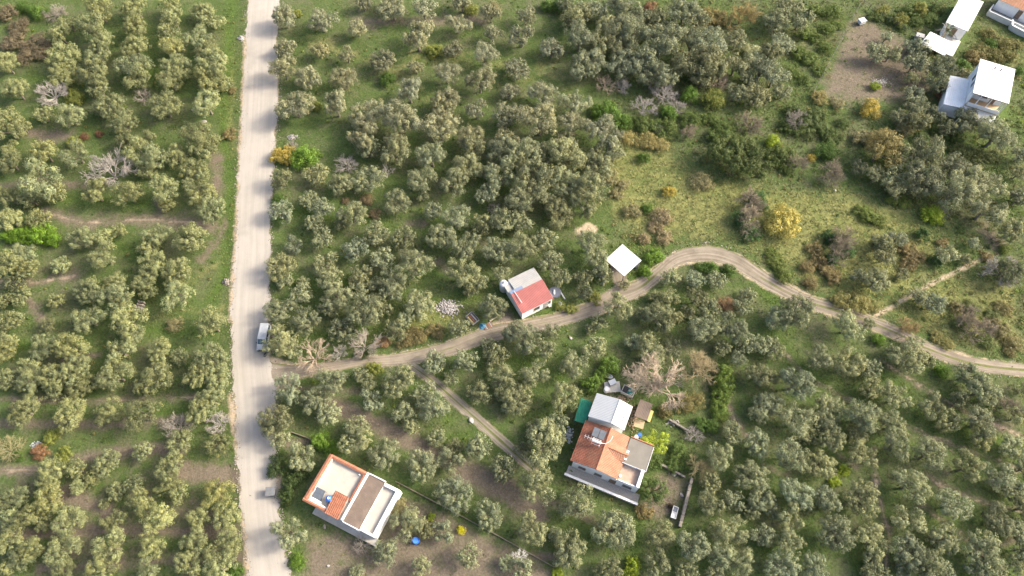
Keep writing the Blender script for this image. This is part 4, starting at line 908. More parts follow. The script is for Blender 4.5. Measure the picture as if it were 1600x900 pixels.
    for sy in (-1.6, -1.2, -.75): fr.tube([(-.65, sy, .7), (.65, sy, .7)], .04)
    fr.build('stand', WHITEM, h)
    MB().lathe([(.02, -.72), (.23, -.7), (.23, .7), (.02, .72)], 14, (0, -1.2, .98), 'x').build('boiler', WHITEM, h)
    MB().tube([(.7, -1.2, 1.0), (1.4, -.9, .8), (1.9, -.2, .75), (2.0, .6, .7)], .045).build('hose', WHITEM, h)
    an = thing('roof_antenna', 'thin white aerial on the farmhouse tile roof', 'aerial', loc(.12, .42, 3.72), rz)
    MB().tube([(0, 0, -.2), (0, 0, 1.6)], .03).build('mast', WHITEM, an)
    m_ = MB(); m_.tube([(-.9, 0, 1.5), (.9, 0, 1.5)], .025)
    m_.build('boom', WHITEM, an)
    for k in range(4): MB().tube([(-.7 + k * .45, -.35, 1.5), (-.7 + k * .45, .35, 1.5)], .018).build('element', WHITEM, an)
    # paved strip before the house, with its low white wall
    MB().box(X(-.02), X(1.06), Y(1.19), Y(.976), -.3, .06).build('patio', PAVE, t)
    lw = thing('patio_wall', 'low white wall along the paved strip below the farmhouse', 'wall', loc(.5, 1.21, 0), rz)
    MB().box(-.53 * w, .56 * w, -.13, .13, -.3, .62).build('wall', CONC, lw, .01); MB().box(-.535 * w, .565 * w, -.18, .18, .623, .71).build('coping', WHITE, lw, .02)
    # white gable shed behind the house
    c2, r2, w2, d2 = fit((932, 613), (988, 635), (976, 673), (920, 650), 4.3)
    g = thing('metal_outbuilding', 'white metal gable-roofed outbuilding behind the tiled farmhouse', 'outbuilding', c2, r2)
    MB().box(-w2 / 2 + .15, w2 / 2 - .15, -d2 / 2 + .15, d2 / 2 - .15, -.3, 3.95).build('wall', WHITE, g)
    xr = -w2 / 2 + .62 * w2
    sheet('roof_slope', [(-w2 / 2, d2 / 2, 4.0), (-w2 / 2, -d2 / 2, 4.0), (xr, -d2 / 2, 5.2), (xr, d2 / 2, 5.2)], 0, 4, GABLEM, g, ribs=16, amp=.035)
    sheet('roof_slope', [(w2 / 2, -d2 / 2, 4.3), (w2 / 2, d2 / 2, 4.3), (xr, d2 / 2, 5.2), (xr, -d2 / 2, 5.2)], 0, 4, GABLEM, g, ribs=16, amp=.035)
    MB().tube([(xr, -d2 / 2 - .03, 5.22), (xr, d2 / 2 + .03, 5.22)], .07).build('ridge_cap', GABLEM, g)
    for sy in (-1, 1):
        y = sy * (d2 / 2 - .17); MB().add([(-w2 / 2 + .15, y, 3.953), (w2 / 2 - .15, y, 3.953), (w2 / 2 - .15, y, 4.27), (xr, y, 5.1), (-w2 / 2 + .15, y, 3.98), (-w2 / 2 + .15, y - sy * .08, 3.953), (w2 / 2 - .15, y - sy * .08, 3.953), (w2 / 2 - .15, y - sy * .08, 4.27), (xr, y - sy * .08, 5.1), (-w2 / 2 + .15, y - sy * .08, 3.98)],
                 [(0, 1, 2, 3, 4), (9, 8, 7, 6, 5), (0, 5, 6, 1), (1, 6, 7, 2), (2, 7, 8, 3), (3, 8, 9, 4), (4, 9, 5, 0)]).build('gable', GREYM, g)
    MB().box(w2 / 2 - .75, w2 / 2 - .6, -d2 / 2 + .6, d2 / 2 - 1.0, 4.5, 4.72).build('roof_batten', GREYM, g)
farmhouse()

def canopy(name, label, cat, corners, z, mat, post_mat, ribs=10, drop=0.0, posts=True, thick=True):
    c, rz, w, d = fit(*corners, z)
    t = thing(name, label, cat, c, rz)
    sheet('roof_sheet', [(-w / 2, -d / 2, z - drop), (w / 2, -d / 2, z - drop), (w / 2, d / 2, z), (-w / 2, d / 2, z)], 0, 6, mat, t, ribs=ribs, amp=.03)
    if thick: MB().slab([(-w / 2 + .02, -d / 2 + .02, z - drop - .03), (w / 2 - .02, -d / 2 + .02, z - drop - .03), (w / 2 - .02, d / 2 - .02, z - .03), (-w / 2 + .02, d / 2 - .02, z - .03)], .06).build('roof_frame', post_mat, t)
    if posts:
        for sx in (-1, 1):
            for sy in (-1, 1): MB().box(sx * (w / 2 - .2) - .06, sx * (w / 2 - .2) + .06, sy * (d / 2 - .2) - .06, sy * (d / 2 - .2) + .06, -.3, z - .12 - (drop if sy < 0 else 0)).build('post', post_mat, t)
    return t, c, rz, w, d

# --- the red-roofed shed by the track
def red_shed():
    c, rz, w, d = fit((795.5, 463), (847.3, 437.5), (864.8, 466), (818, 489), 2.6)
    t = thing('shed', 'white shed with red ribbed roof and pale sheet lean-to beside the dirt track', 'shed', c, rz)
    MB().box(-w / 2 + .15, w / 2 - .15, -d / 2 + .15, d / 2 + 2.7, -.3, 2.25).build('wall', WHITE, t)
    sheet('red_roof', [(-w / 2, -d / 2, 2.45), (w / 2, -d / 2, 2.45), (w / 2, d / 2, 2.95), (-w / 2, d / 2, 2.95)], 0, 4, REDM, t, ribs=26, amp=.05)
    MB().slab([(-w / 2 + .05, -d / 2 + .05, 2.42), (w / 2 - .05, -d / 2 + .05, 2.42), (w / 2 - .05, d / 2 - .02, 2.92), (-w / 2 + .05, d / 2 - .02, 2.92)], .08).build('roof_frame', WOODB, t)
    sheet('pale_roof', [(-w / 2 + 1.0, d / 2 + .02, 2.90), (w / 2 - .02, d / 2 + .02, 2.90), (w / 2 - .02, d / 2 + 2.9, 2.4), (-w / 2 + 1.0, d / 2 + 2.9, 2.4)], 0, 4, PALEM, t, ribs=24, amp=.045)
    MB().slab([(-w / 2 + 1.05, d / 2 + .05, 2.87), (w / 2 - .06, d / 2 + .05, 2.87), (w / 2 - .06, d / 2 + 2.85, 2.37), (-w / 2 + 1.05, d / 2 + 2.85, 2.37)], .06).build('roof_frame', WOODB, t)
    MB().slab([(-w / 2 + .05, d / 2 + .03, 3.0), (-w / 2 + 2.4, d / 2 + .03, 3.0), (-w / 2 + 2.4, d / 2 + .62, 2.88), (-w / 2 + .05, d / 2 + .62, 2.88)], .04).build('blue_panel', plain('blue_grey_panel', (.16, .21, .30), .1, 2, .4), t)
    MB().slab([(-w / 2 - .1, d / 2 + .66, 2.5), (-w / 2 + .96, d / 2 + .66, 2.5), (-w / 2 + .96, d / 2 + 2.1, 2.4), (-w / 2 - .1, d / 2 + 2.1, 2.4)], .06).build('side_roof', PALEM, t)
    MB().tube([(-w / 2 + .9, -d / 2 + 1.6, 2.95), (-w / 2 + .75, d / 2 + .2, 3.1)], .05).build('pipe', WHITEM, t)
    window(t, -.6, .4, 1.0, 1.9, -d / 2 + .15); door(t, 1.2, 2.1, .02, 2.05, -d / 2 + .15, PALEM); window(t, w / 2 - 1.3, w / 2 - .5, 1.0, 1.9, -d / 2 + .15)
    def loc(x, y, z=0): return (Matrix.Rotation(rz, 4, 'Z') @ Vector((x, y, z))) + c
    k = thing('water_tank', 'white round water tank behind the red-roofed shed', 'water tank', loc(-w / 2 + .1, d / 2 + 2.75, -.05), rz)
    MB().lathe([(.6, 0), (.72, .1), (.72, 2.2), (.6, 2.45), (.25, 2.6)], 20).build('tank', WHITEM, k, smooth=True); MB().lathe([(.22, 2.6), (.22, 2.68), (.05, 2.7)], 12).build('lid', GALV, k)
red_shed()

t, c, rz, w, d = canopy('canopy', 'square white sheet-roofed canopy at the end of the dirt driveway', 'canopy', ((971, 382), (1003, 405.5), (975, 432), (947.5, 403.7)), 2.8, WHITEM, GALV, ribs=14, drop=.25)
MB().box(-w / 2 + .25, w / 2 - .25, d / 2 - .4, d / 2 - .28, -.3, 2.5).build('back_wall', CONC, t)

# --- white-roofed two-storey house, upper right
def upper_house():
    c, rz, w, d = fit((1533, 93.3), (1589.6, 109.5), (1573, 161.4), (1518.4, 143.6), 6.2)
    t = thing('house', 'two-storey house with white sheet roof and open upper balcony at upper right', 'house', c, rz)
    MB().box(-w / 2 + .3, w / 2 - .3, -d / 2 + .35, d / 2 - .3, -.3, 3.0).build('lower_wall', WHITE, t)
    MB().box(-w / 2 + .3, w / 2 - .3, -d / 2 + 2.2, d / 2 - .3, 3.003, 6.0).build('upper_wall', plain('pale_blue_render', (.55, .60, .63), .06, 1, .85, dirt=(.4, .4, .38)), t)
    MB().box(-w / 2 + .3, -w / 2 + .5, -d / 2 + .3, -d / 2 + 2.19, 3.003, 6.0).build('balcony_wall', WHITE, t)
    MB().box(-w / 2 + .3, w / 2 - .3, -d / 2 - .2, -d / 2 + 2.19, 3.004, 3.14).build('balcony_floor', plain('balcony_planks', (.42, .30, .17), .15, 2, .8), t)
    MB().box(-w / 2 + .52, w / 2 - .3, -d / 2 - .18, -d / 2 - .06, 3.143, 3.95).build('balcony_parapet', WHITE, t, .01)
    for x in (-1.5, .4, 2.4, w / 2 - .4): MB().box(x - .07, x + .07, -d / 2 + .0, -d / 2 + .14, 3.143, 6.0).build('post', WHITE, t)
    sheet('sheet_roof', [(-w / 2, -d / 2, 6.15), (w / 2, -d / 2, 6.15), (w / 2, d / 2, 6.3), (-w / 2, d / 2, 6.3)], 0, 5, WHITEM, t, ribs=16, amp=.035)
    MB().slab([(-w / 2 + .03, -d / 2 + .03, 6.12), (w / 2 - .03, -d / 2 + .03, 6.12), (w / 2 - .03, d / 2 - .03, 6.27), (-w / 2 + .03, d / 2 - .03, 6.27)], .1).build('roof_frame', WOODB, t)
    sheet('porch_roof', [(-w / 2 + .1, -d / 2 - 2.6, 2.45), (w / 2 - .35, -d / 2 - 2.6, 2.45), (w / 2 - .35, -d / 2 - .21, 2.95), (-w / 2 + .1, -d / 2 - .21, 2.95)], 0, 4, GREYM, t, ribs=16, amp=.03)
    for x in (-w / 2 + .3, w / 2 - .5): MB().box(x - .07, x + .07, -d / 2 - 2.5, -d / 2 - 2.36, -.3, 2.4).build('post', WHITE, t)
    MB().tube([(w / 2 - .2, -d / 2 - .1, 5.9), (w / 2 - .2, -d / 2 - .1, 0)], .06).build('downpipe', WHITEM, t)
    sheet('lean_to_roof', [(-w / 2 - 3.3, -d / 2 - 1.0, 2.5), (-w / 2 + .28, -d / 2 - 1.0, 2.9), (-w / 2 + .28, d / 2 - 2.2, 2.9), (-w / 2 - 3.3, d / 2 - 2.2, 2.5)], 0, 4, plain('pale_grey_sheet', (.60, .63, .64), .05, 1, .5, dirt=(.45, .44, .4)), t, ribs=10, amp=.03)
    MB().box(-w / 2 - 3.15, -w / 2 + .28, -d / 2 - .8, d / 2 - 2.4, -.3, 2.4).build('lean_to_wall', WHITE, t)
    for y0 in (-1.0, .8): m_ = MB(); m_.box(-w / 2 + .265, -w / 2 + .298, y0, y0 + .9, 4.0, 5.2); m_.build('window', GLASS, t)
    window(t, -1.0, .2, 4.1, 5.2, -d / 2 + 2.2); door(t, .9, 1.8, 3.15, 5.2, -d / 2 + 2.2, WOODB)
    window(t, -1.6, -.5, 1.0, 2.1, -d / 2 + .35)
    for k in range(2): MB().lathe([(.12, 6.25), (.12, 6.75), (.17, 6.8)], 8, (-.4 + k * 1.1, d / 2 - 1.6, 0)).build('roof_vent', GALV, t)
upper_house()

def long_building():
    c, rz, w, d = fit((1499, -12), (1537, 4), (1512, 48), (1483, 37), 3.0)
    t = thing('long_building', 'long white-roofed building at the top right edge', 'building', c, rz)
    MB().box(-w / 2 + .2, w / 2 - .2, -d / 2 + .2, d / 2 - .2, -.3, 2.85).build('wall', WHITE, t)
    sheet('sheet_roof', [(-w / 2, -d / 2, 2.95), (w / 2, -d / 2, 2.95), (w / 2, d / 2, 3.05), (-w / 2, d / 2, 3.05)], 0, 6, WHITEM, t, ribs=14, amp=.03)
    MB().slab([(-w / 2 + .03, -d / 2 + .03, 2.93), (w / 2 - .03, -d / 2 + .03, 2.93), (w / 2 - .03, d / 2 - .03, 3.03), (-w / 2 + .03, d / 2 - .03, 3.03)], .07).build('roof_frame', GREYM, t)
    MB().box(-w / 2 + .4, w / 2 + .1, -d / 2 - 5.3, -d / 2 - .02, -.3, .32).build('terrace', plain('pale_terrace', (.58, .55, .50), .08, 1.2, .9, dirt=(.38, .34, .28), dirt_amt=.7), t, .02)
    door(t, -.5, .5, .33, 2.4, -d / 2 + .2, WOODB)
long_building()
t, c, rz, w, d = canopy('lean_to', 'small white sheet-roofed lean-to joined to the terrace at upper right', 'lean-to', ((1450, 49), (1488, 65), (1479, 89), (1443, 67)), 2.6, WHITEM, WOODB, ribs=10, drop=.2)
MB().box(-w / 2 + .3, w / 2 - .3, d / 2 - .35, d / 2 - .2, -.3, 2.4).build('back_wall', WHITE, t)
MB().box(-w / 2 + .3, -w / 2 + .42, -d / 2 + .4, d / 2 - .36, -.3, 2.2).build('side_wall', WHITE, t)

def corner_house():
    c, rz, w, d = fit((1568, -18), (1640, 12), (1622, 40), (1556, 8), 2.6)
    t = thing('house', 'brown-roofed house cut off by the top right corner', 'house', c, rz)
    MB().box(-w / 2 + .3, w / 2, -d / 2 + 2.6, d / 2, -.3, 2.5).build('wall', WHITE, t)
    sheet('sheet_roof', [(-w / 2, -d / 2 + 2.2, 2.6), (w / 2, -d / 2 + 2.2, 2.6), (w / 2, d / 2, 3.1), (-w / 2, d / 2, 3.1)], 0, 4, plain('rust_roof', (.21, .10, .055), .2, 1.2, .8, dirt=(.3, .2, .13)), t, ribs=18, amp=.05)
    MB().box(-w / 2, w / 2, -d / 2 + .2, -d / 2 + 2.1, -.3, .12).build('yard_slab', BEIGE, t)
    MB().box(-w / 2, w / 2, -d / 2 - .15, -d / 2 + .15, -.3, 1.1).build('yard_wall', GREYM, t, .02)
    MB().box(-w / 2 - .15, -w / 2 + .12, -d / 2 + .153, -d / 2 + 2.5, -.3, 1.1).build('yard_wall', GREYM, t, .02)
    door(t, 0, 1, .13, 2.2, -d / 2 + 2.6, WOODB)
corner_house()

def wall_run(name, label, pts, h, th, mat, cap=None, cat='wall', piece=0.0):
    """wall along pixel points; a stone wall is laid of single stones"""
    P = [at(x, y) for x, y in pts]; c = P[0].copy()
    t = thing(name, label, cat, c, 0)
    for a, b in zip(P[:-1], P[1:]):
        d = b - a; L = d.length; u = d / L; n_ = Vector((-u.y, u.x, 0)); k = max(1, int(L / piece)) if piece else 1
        for i in range(k):
            p, q = a + d * (i / k) - c, a + d * ((i + 1) / k) - c; hh = h * (random.uniform(.85, 1.15) if piece else 1); tt = th * (random.uniform(.85, 1.15) if piece else 1) / 2
            g = u * (.012 if piece else 0)
            m_ = MB().prism([tuple((p + g - n_ * tt)[:2]), tuple((q - g - n_ * tt)[:2]), tuple((q - g + n_ * tt)[:2]), tuple((p + g + n_ * tt)[:2])], -.25, hh)
            m_.build('stone' if piece else 'wall_panel', mat, t, .03 if piece else .01)
        if cap: MB().prism([tuple((a - c - n_ * th * .65)[:2]), tuple((b - c - n_ * th * .65)[:2]), tuple((b - c + n_ * th * .65)[:2]), tuple((a - c + n_ * th * .65)[:2])], h + .003, h + .07).build('coping', cap, t)
    return t
wall_run('garden_wall', 'low stone garden wall right of the bare yard by the farmhouse', [(1080, 748), (1073, 778), (1061, 824)], .6, .45, STONE, piece=.75)
wall_run('kerb_wall', 'low stone edging above the bare yard right of the farmhouse', [(1030, 725), (1052, 736), (1070, 746)], .35, .3, STONE, piece=.6)
wall_run('boundary_wall', 'long thin earthy boundary kerb right of the terracotta-edged house', [(618, 752), (700, 795), (780, 838), (866, 886)], .14, .12, EARTHW)
wall_run('boundary_wall', 'short earthy kerb above the terracotta-edged house', [(455, 675), (480, 684), (512, 704)], .14, .12, EARTHW)
wall_run('boundary_wall', 'grey rendered boundary wall bending at the top right edge', [(1578, 36), (1577, 45), (1592, 53), (1625, 68)], 1.0, .25, GREYM, WHITE)
wall_run('kerb_wall', 'pale stone kerb in the scrub right of the farmhouse sheds', [(1045, 656), (1062, 666), (1078, 676)], .4, .3, STONE, piece=.6)

def fence(label, a, b, n, h=1.3):
    A, B = at(*a), at(*b); t = thing('wire_fence', label, 'fence', A, 0)
    for i in range(n + 1):
        p = (B - A) * (i / n); MB().tube([(p.x, p.y, -.3), (p.x + random.uniform(-.04, .04), p.y, h)], .05, 5).build('post', WOODB, t)
    for z in (.3, .7, 1.15): MB().tube([(0, 0, z), tuple(((B - A) + Vector((0, 0, z)))[:])], .025, 4).build('wire', GALV, t)
fence('post and wire fence along the left side of the bare plot', (1343, 8), (1268, 150), 14)
fence('post and wire fence along the upper side of the bare plot', (1347, 8), (1432, 62), 8)

# ------------------------------------------------------------------ yard things
def canopies():
    t, c, rz, w, d = canopy('shade_net', 'dark green shade net stretched beside the farmhouse outbuilding', 'shade net', ((909, 622), (926, 628), (914, 662), (896, 657)), 2.2, GREENN, GALV, ribs=6, thick=False)
    t, c, rz, w, d = canopy('wood_shed', 'brown weathered sheet-roofed wood shed right of the farmhouse outbuilding', 'shed', ((999, 623), (1019, 631), (1012, 658), (992, 650)), 2.2, BROWNM, WOODB, ribs=9)
    MB().box(-w / 2 + .15, -w / 2 + .27, -d / 2 + .4, d / 2 - .4, -.3, 2.0).build('side_wall', WOODB, t); MB().box(-w / 2 + .3, w / 2 - .3, d / 2 - .3, d / 2 - .18, -.3, 2.0).build('back_wall', WOODB, t)
    c, rz, w, d = fit((1018, 638), (1023, 640), (1017, 657.5), (1012, 655.5), .9)
    t = thing('board_stack', 'pale yellow board lying right of the brown wood shed', 'board', c, rz)
    for k in range(3): MB().box(-w / 2 + .03 * k, w / 2 - .02 * k, -d / 2, d / 2 - .05 * k, .85 + k * .06 - .9, .85 + k * .06 - .845).build('board', YELB, t)
    t.location.z = .05
    c, rz, w, d = fit((974.7, 600), (994, 610), (988.7, 621), (970.7, 612.7), .6)
    t = thing('tarpaulin_tank', 'teal tarpaulin over a dark-framed tank above the farmhouse outbuilding', 'tank', c, rz)
    for x0, x1, y0, y1 in ((-w / 2, w / 2, -d / 2, -d / 2 + .12), (-w / 2, w / 2, d / 2 - .12, d / 2), (-w / 2, -w / 2 + .12, -d / 2 + .122, d / 2 - .122), (w / 2 - .12, w / 2, -d / 2 + .122, d / 2 - .122)):
        MB().box(x0, x1, y0, y1, -.3, .7).build('side', CONC, t)
    n = 14; U, W = np.meshgrid(np.linspace(-w / 2 + .13, w / 2 - .13, n), np.linspace(-d / 2 + .13, d / 2 - .13, n)); Z = .55 + .08 * np.sin(U * 3 + W * 2) + .05 * np.sin(W * 6 - U)
    idx = np.arange(n * n).reshape(n, n); F = np.stack([idx[:-1, :-1], idx[:-1, 1:], idx[1:, 1:], idx[1:, :-1]], -1).reshape(-1, 4)
    link('tarpaulin', mesh_np('tarpaulin', np.stack([U, W, Z], -1).reshape(-1, 3), F, TEAL, smooth=True), t)
    MB().box(-w / 2 + .13, -w / 2 + .9, -d / 2 + .13, d / 2 - .13, .7, .74).build('cover', DARK, t)
    c, rz, w, d = fit((947, 597), (972, 596), (966, 612), (942, 614), .0)
    t = thing('concrete_pad', 'cluttered concrete pad above the farmhouse outbuilding', 'pad', c, rz); MB().box(-w / 2, w / 2, -d / 2, d / 2, -.3, .12).build('slab', CONC, t, .02)
    p = at(948, 608, .9); t = thing('drum', 'round white-lidded drum on the concrete pad by the outbuilding', 'drum', (p.x, p.y, .12))
    MB().lathe([(.42, 0), (.45, .05), (.45, .85), (.42, .9)], 18).build('body', WHITEM, t); MB().lathe([(.36, .9), (.38, .95), (.08, 1.0)], 18).build('lid', WHITEM, t)
    p = at(957, 597, .6); t = thing('crate', 'grey box on the concrete pad by the outbuilding', 'box', (p.x, p.y, .12), .4); MB().box(-.55, .55, -.4, .4, 0, .5).build('body', GALV, t, .03); MB().box(-.58, .58, -.43, .43, .503, .56).build('lid', GREYM, t, .01)
    p = at(951, 587, .3); t = thing('basin', 'white oval basin above the concrete pad by the outbuilding', 'basin', (p.x, p.y, gz(p)), -.4)
    m_ = MB(); m_.lathe([(.4, 0), (.6, .35), (.56, .36), (.38, .08)], 18); m_.v = [(x * 1.2, y * .65, z) for x, y, z in m_.v]; m_.build('bowl', WHITEM, t, smooth=True); MB().lathe([(.05, .085), (.05, .1)], 8).build('plug', DARK, t)
    c, rz, w, d = fit((993, 655), (1008, 660), (1003, 670), (988, 667), .9)
    t = thing('reed_mat', 'tan reed mat roof below the brown wood shed', 'mat', c, rz)
    sheet('mat', [(-w / 2, -d / 2, 1.2), (w / 2, -d / 2, 1.1), (w / 2, d / 2, 1.4), (-w / 2, d / 2, 1.45)], 0, 6, plain('reed', (.40, .31, .19), .25, 4, .95, dirt=(.25, .19, .12)), t, ribs=16, amp=.03)
    for sx in (-1, 1):
        for sy in (-1, 1): MB().box(sx * (w / 2 - .1) - .05, sx * (w / 2 - .1) + .05, sy * (d / 2 - .1) - .05, sy * (d / 2 - .1) + .05, -.3, 1.12).build('post', WOODB, t)
    for px, py, mt, lab in ((1000, 679, BLUEP, 'blue barrel between the farmhouse corner and the lime tree'), (649, 844, BLUEP, 'blue barrel standing in the ploughed yard below the boundary kerb'), (995, 682, WHITEM, 'white barrel between the farmhouse corner and the lime tree')):
        p = at(px, py, .9); t = thing('barrel', lab, 'barrel', (p.x, p.y, gz(p)), 0)
        k = .5 if py > 800 else .36
        MB().lathe([(k * .9, 0), (k, .05), (k, .3), (k * 1.03, .33), (k, .36), (k, .62), (k * 1.03, .65), (k, .68), (k, .9), (k * .92, .95)], 18).build('body', mt, t); MB().lathe([(k * .8, .953), (k * .8, .975), (.02, .98)], 16).build('lid', plain('barrel_lid', (.07, .22, .62), .1, 2, .4) if mt is BLUEP else WHITEM, t)
    c, rz, w, d = fit((1053, 790), (1061, 793), (1055.5, 811), (1047.5, 808), .4)
    t = thing('cold_frame', 'white metal cold frame in the bare yard by the garden wall', 'cold frame', c, rz)
    for x0, x1, y0, y1 in ((-w / 2, w / 2, -d / 2, -d / 2 + .08), (-w / 2, w / 2, d / 2 - .08, d / 2), (-w / 2, -w / 2 + .08, -d / 2 + .082, d / 2 - .082), (w / 2 - .08, w / 2, -d / 2 + .082, d / 2 - .082), (-w / 2 + .082, w / 2 - .082, -.04, .04)):
        MB().box(x0, x1, y0, y1, -.1, .45).build('side', WHITEM, t)
    MB().box(-w / 2 + .085, w / 2 - .085, -d / 2 + .085, -.045, .3, .33).build('pane', GREYM, t); MB().box(-w / 2 + .085, w / 2 - .085, .045, d / 2 - .085, .3, .33).build('pane', SOLAR, t)
    p = at(1047, 790); t = thing('dry_bush_heap', 'dark heap left of the white cold frame', 'heap', (p.x, p.y, gz(p)))
    a = link('foliage', BUSH[0][0], t); a.color = (.06, .045, .035, 1); t.scale = (.42, .42, .5)
canopies()

# beehive-like white box in the bare plot
p = at(1348, 31, .9); t = thing('hive_box', 'small white box on legs in the corner of the bare plot', 'box', (p.x, p.y, gz(p)), .35)
MB().box(-.65, .65, -.55, .55, .25, 1.0).build('body', WHITEM, t, .03); MB().box(-.72, .72, -.62, .62, 1.003, 1.1).build('lid', WHITEM, t, .02)
for sx in (-1, 1):
    for sy in (-1, 1): MB().box(sx * .5 - .05, sx * .5 + .05, sy * .4 - .05, sy * .4 + .05, -.2, .248).build('leg', WOODB, t)
p = at(1437, 57, .5); t = thing('water_trough', 'grey box beside the small white lean-to at upper right', 'box', (p.x, p.y, gz(p)), -.4)
MB().box(-.8, .8, -.6, .6, -.1, .9).build('body', PALEM, t, .03); MB().box(-.84, .84, -.64, .64, .903, .97).build('lid', PALEM, t, .01)

def cart():
    p = at(738, 497, .6); t = thing('farm_trailer', 'small rusty farm trailer with pale tailboard left of the red-roofed shed', 'trailer', (p.x, p.y, gz(p) + .0), math.radians(-50))
    MB().box(-.95, .95, -.65, .65, .42, .5).build('bed', WOODB, t)
    for x0, x1, y0, y1 in ((-.95, .95, -.7, -.652), (-.95, .95, .652, .7), (-1.0, -.952, -.7, .7), (.952, 1.0, -.7, .7)): MB().box(x0, x1, y0, y1, .42, .92).build('side_board', PALEM, t)
    for k in range(3): MB().box(-.8, .8, -.5 + k * .35, -.3 + k * .35, .503, .62 + .08 * k).build('plank', [YELB, TERRA, PALEM][k], t)
    for s in (-1, 1):
        wl_ = MB().lathe([(.34, -.09), (.36, -.05), (.36, .05), (.34, .09)], 16, (0, s * .82, .36), 'y').build('wheel', DARK, t); MB().lathe([(.16, -.1), (.16, .1)], 12, (0, s * .82, .36), 'y').build('rim', GALV, wl_)
    MB().tube([(-1, 0, .45), (-2.0, 0, .4)], .05).build('drawbar', GALV, t); MB().tube([(-1.7, 0, .42), (-1.7, 0, -.05)], .04).build('prop', GALV, t)
    p = at(754, 508, .4); t = thing('tarpaulin_heap', 'crumpled blue tarpaulin right of the farm trailer', 'tarpaulin', (p.x, p.y, gz(p))); t.scale = (.62, .7, .8)
    n = 16; U, W = np.meshgrid(np.linspace(-.9, .9, n), np.linspace(-.8, .8, n)); rr = np.hypot(U / .9, W / .8); r = np.random.default_rng(3)
    Z = .6 * np.clip(1 - rr * .85, -.1, 1) + .12 * np.sin(U * 5 + 1) * np.cos(W * 6) + r.normal(0, .03, U.shape)
    idx = np.arange(n * n).reshape(n, n); F = np.stack([idx[:-1, :-1], idx[:-1, 1:], idx[1:, 1:], idx[1:, :-1]], -1).reshape(-1, 4)
    link('sheet', mesh_np('sheet', np.stack([U, W, Z], -1).reshape(-1, 3), F, BLUET), t)
    for k, (mt, lab) in enumerate(((TERRA, 'reddish pallet stack leaning at the track edge beside the blue tarpaulin'),)):
        p = at(763, 508, .3); t = thing('pallet', lab, 'pallet', (p.x, p.y, gz(p)), math.radians(30))
        for i in range(3): MB().box(-.8, .8, -.5 + i * .4, -.36 + i * .4, -.05, .12).build('runner', WOODB, t)
        for i in range(6): MB().box(-.8 + i * .28, -.62 + i * .28, -.5, .5, .123, .16).build('slat', [mt, PALEM, WOODB][i % 3], t)
    a, b = at(765, 502), at(782, 493); t = thing('fallen_pole', 'pale pole lying beside the yard left of the red-roofed shed', 'pole', a)
    MB().tube([(0, 0, .1), tuple(((b - a) * .5 + Vector((0, 0, .14)))[:]), tuple(((b - a) + Vector((0, 0, .1)))[:])], [.10, .09, .07], 7).build('log', plain('peeled_wood', (.42, .36, .27), .15, 3, .9), t)
    MB().tube([tuple(((b - a) * .6 + Vector((0, 0, .12)))[:]), tuple(((b - a) * .75 + Vector((.3, .3, .3)))[:])], [.05, .03], 5).build('stub', WOODB, t)
    p = at(867, 456, .2); t = thing('garden_tarpaulin', 'dark grey round cover right of the red-roofed shed', 'cover', (p.x, p.y, gz(p)))
    MB().lathe([(1.05, -.1), (1.08, .32), (1.0, .36), (.02, .30)], 22).build('pool', plain('slate_cover', (.10, .11, .14), .2, 2, .6), t); MB().box(-.2, .05, -.5, .4, .34, .5).build('weight', WHITEM, t)
    p = at(879, 459, .3); t = thing('plank', 'white plank leaning right of the dark round cover', 'plank', (p.x, p.y, gz(p)), math.radians(-62)); MB().box(-.9, .9, -.1, .1, 0, .12).build('board', WHITEM, t, .01); MB().box(-.1, .1, -.2, .2, -.15, -.003).build('block', STONE, t)
    for px, py, rz, lab in ((859, 478, .5, 'white plastic chair at the corner below the red-roofed shed'), (875, 476, -.6, 'white plastic chair in the grass right of the red-roofed shed')):
        p = at(px, py, .3); t = thing('chair', lab, 'chair', (p.x, p.y, gz(p)), rz)
        MB().box(-.24, .24, -.22, .24, .40, .45).build('seat', WHITEM, t, .02); MB().box(-.24, .24, .20, .26, .455, .9).build('backrest', WHITEM, t, .02)
        for sx in (-1, 1):
            MB().box(sx * .27 - .03, sx * .27 + .03, -.2, .22, .62, .66).build('armrest', WHITEM, t)
            for sy in (-.18, .2): MB().tube([(sx * .2, sy, .4), (sx * .26, sy * 1.3, -.15)], .028, 5).build('leg', WHITEM, t)
cart()

# ------------------------------------------------------------------ stones, rubble
def rock_mesh(seed, flat=.7):
    bm = bmesh.new(); bmesh.ops.create_icosphere(bm, subdivisions=2, radius=1); r = random.Random(seed)
    off = [Vector((r.uniform(-1, 1), r.uniform(-1, 1), r.uniform(-1, 1))).normalized() for _ in range(9)]
    for v in bm.verts:
        for o in off:
            dd = v.co.dot(o) - .62
            if dd > 0: v.co -= o * dd * .9
        v.co.z *= flat
    me = bpy.data.meshes.new('rock'); bm.to_mesh(me); bm.free(); me.materials.append(STONE); return me
ROCKS = [rock_mesh(i) for i in range(5)]
c, rz, w, d = fit((212, 466), (222, 468), (221, 487), (206, 484), .9)
t = thing('stone_block', 'long pale ruined stone block under olive trees left of the road', 'stone', c, rz); t.location.z = gz(c)
rr = random.Random(4)
for i in range(3):
    for j in range(4):
        o = link('stone', ROCKS[(i + j) % 5], t); o.location = ((i - 1) * w / 3, (j - 1.5) * d / 4, .45 + rr.uniform(-.06, .12)); o.scale = (w / 5, d / 7, .75); o.rotation_euler = (0, 0, rr.uniform(-.3, .3))
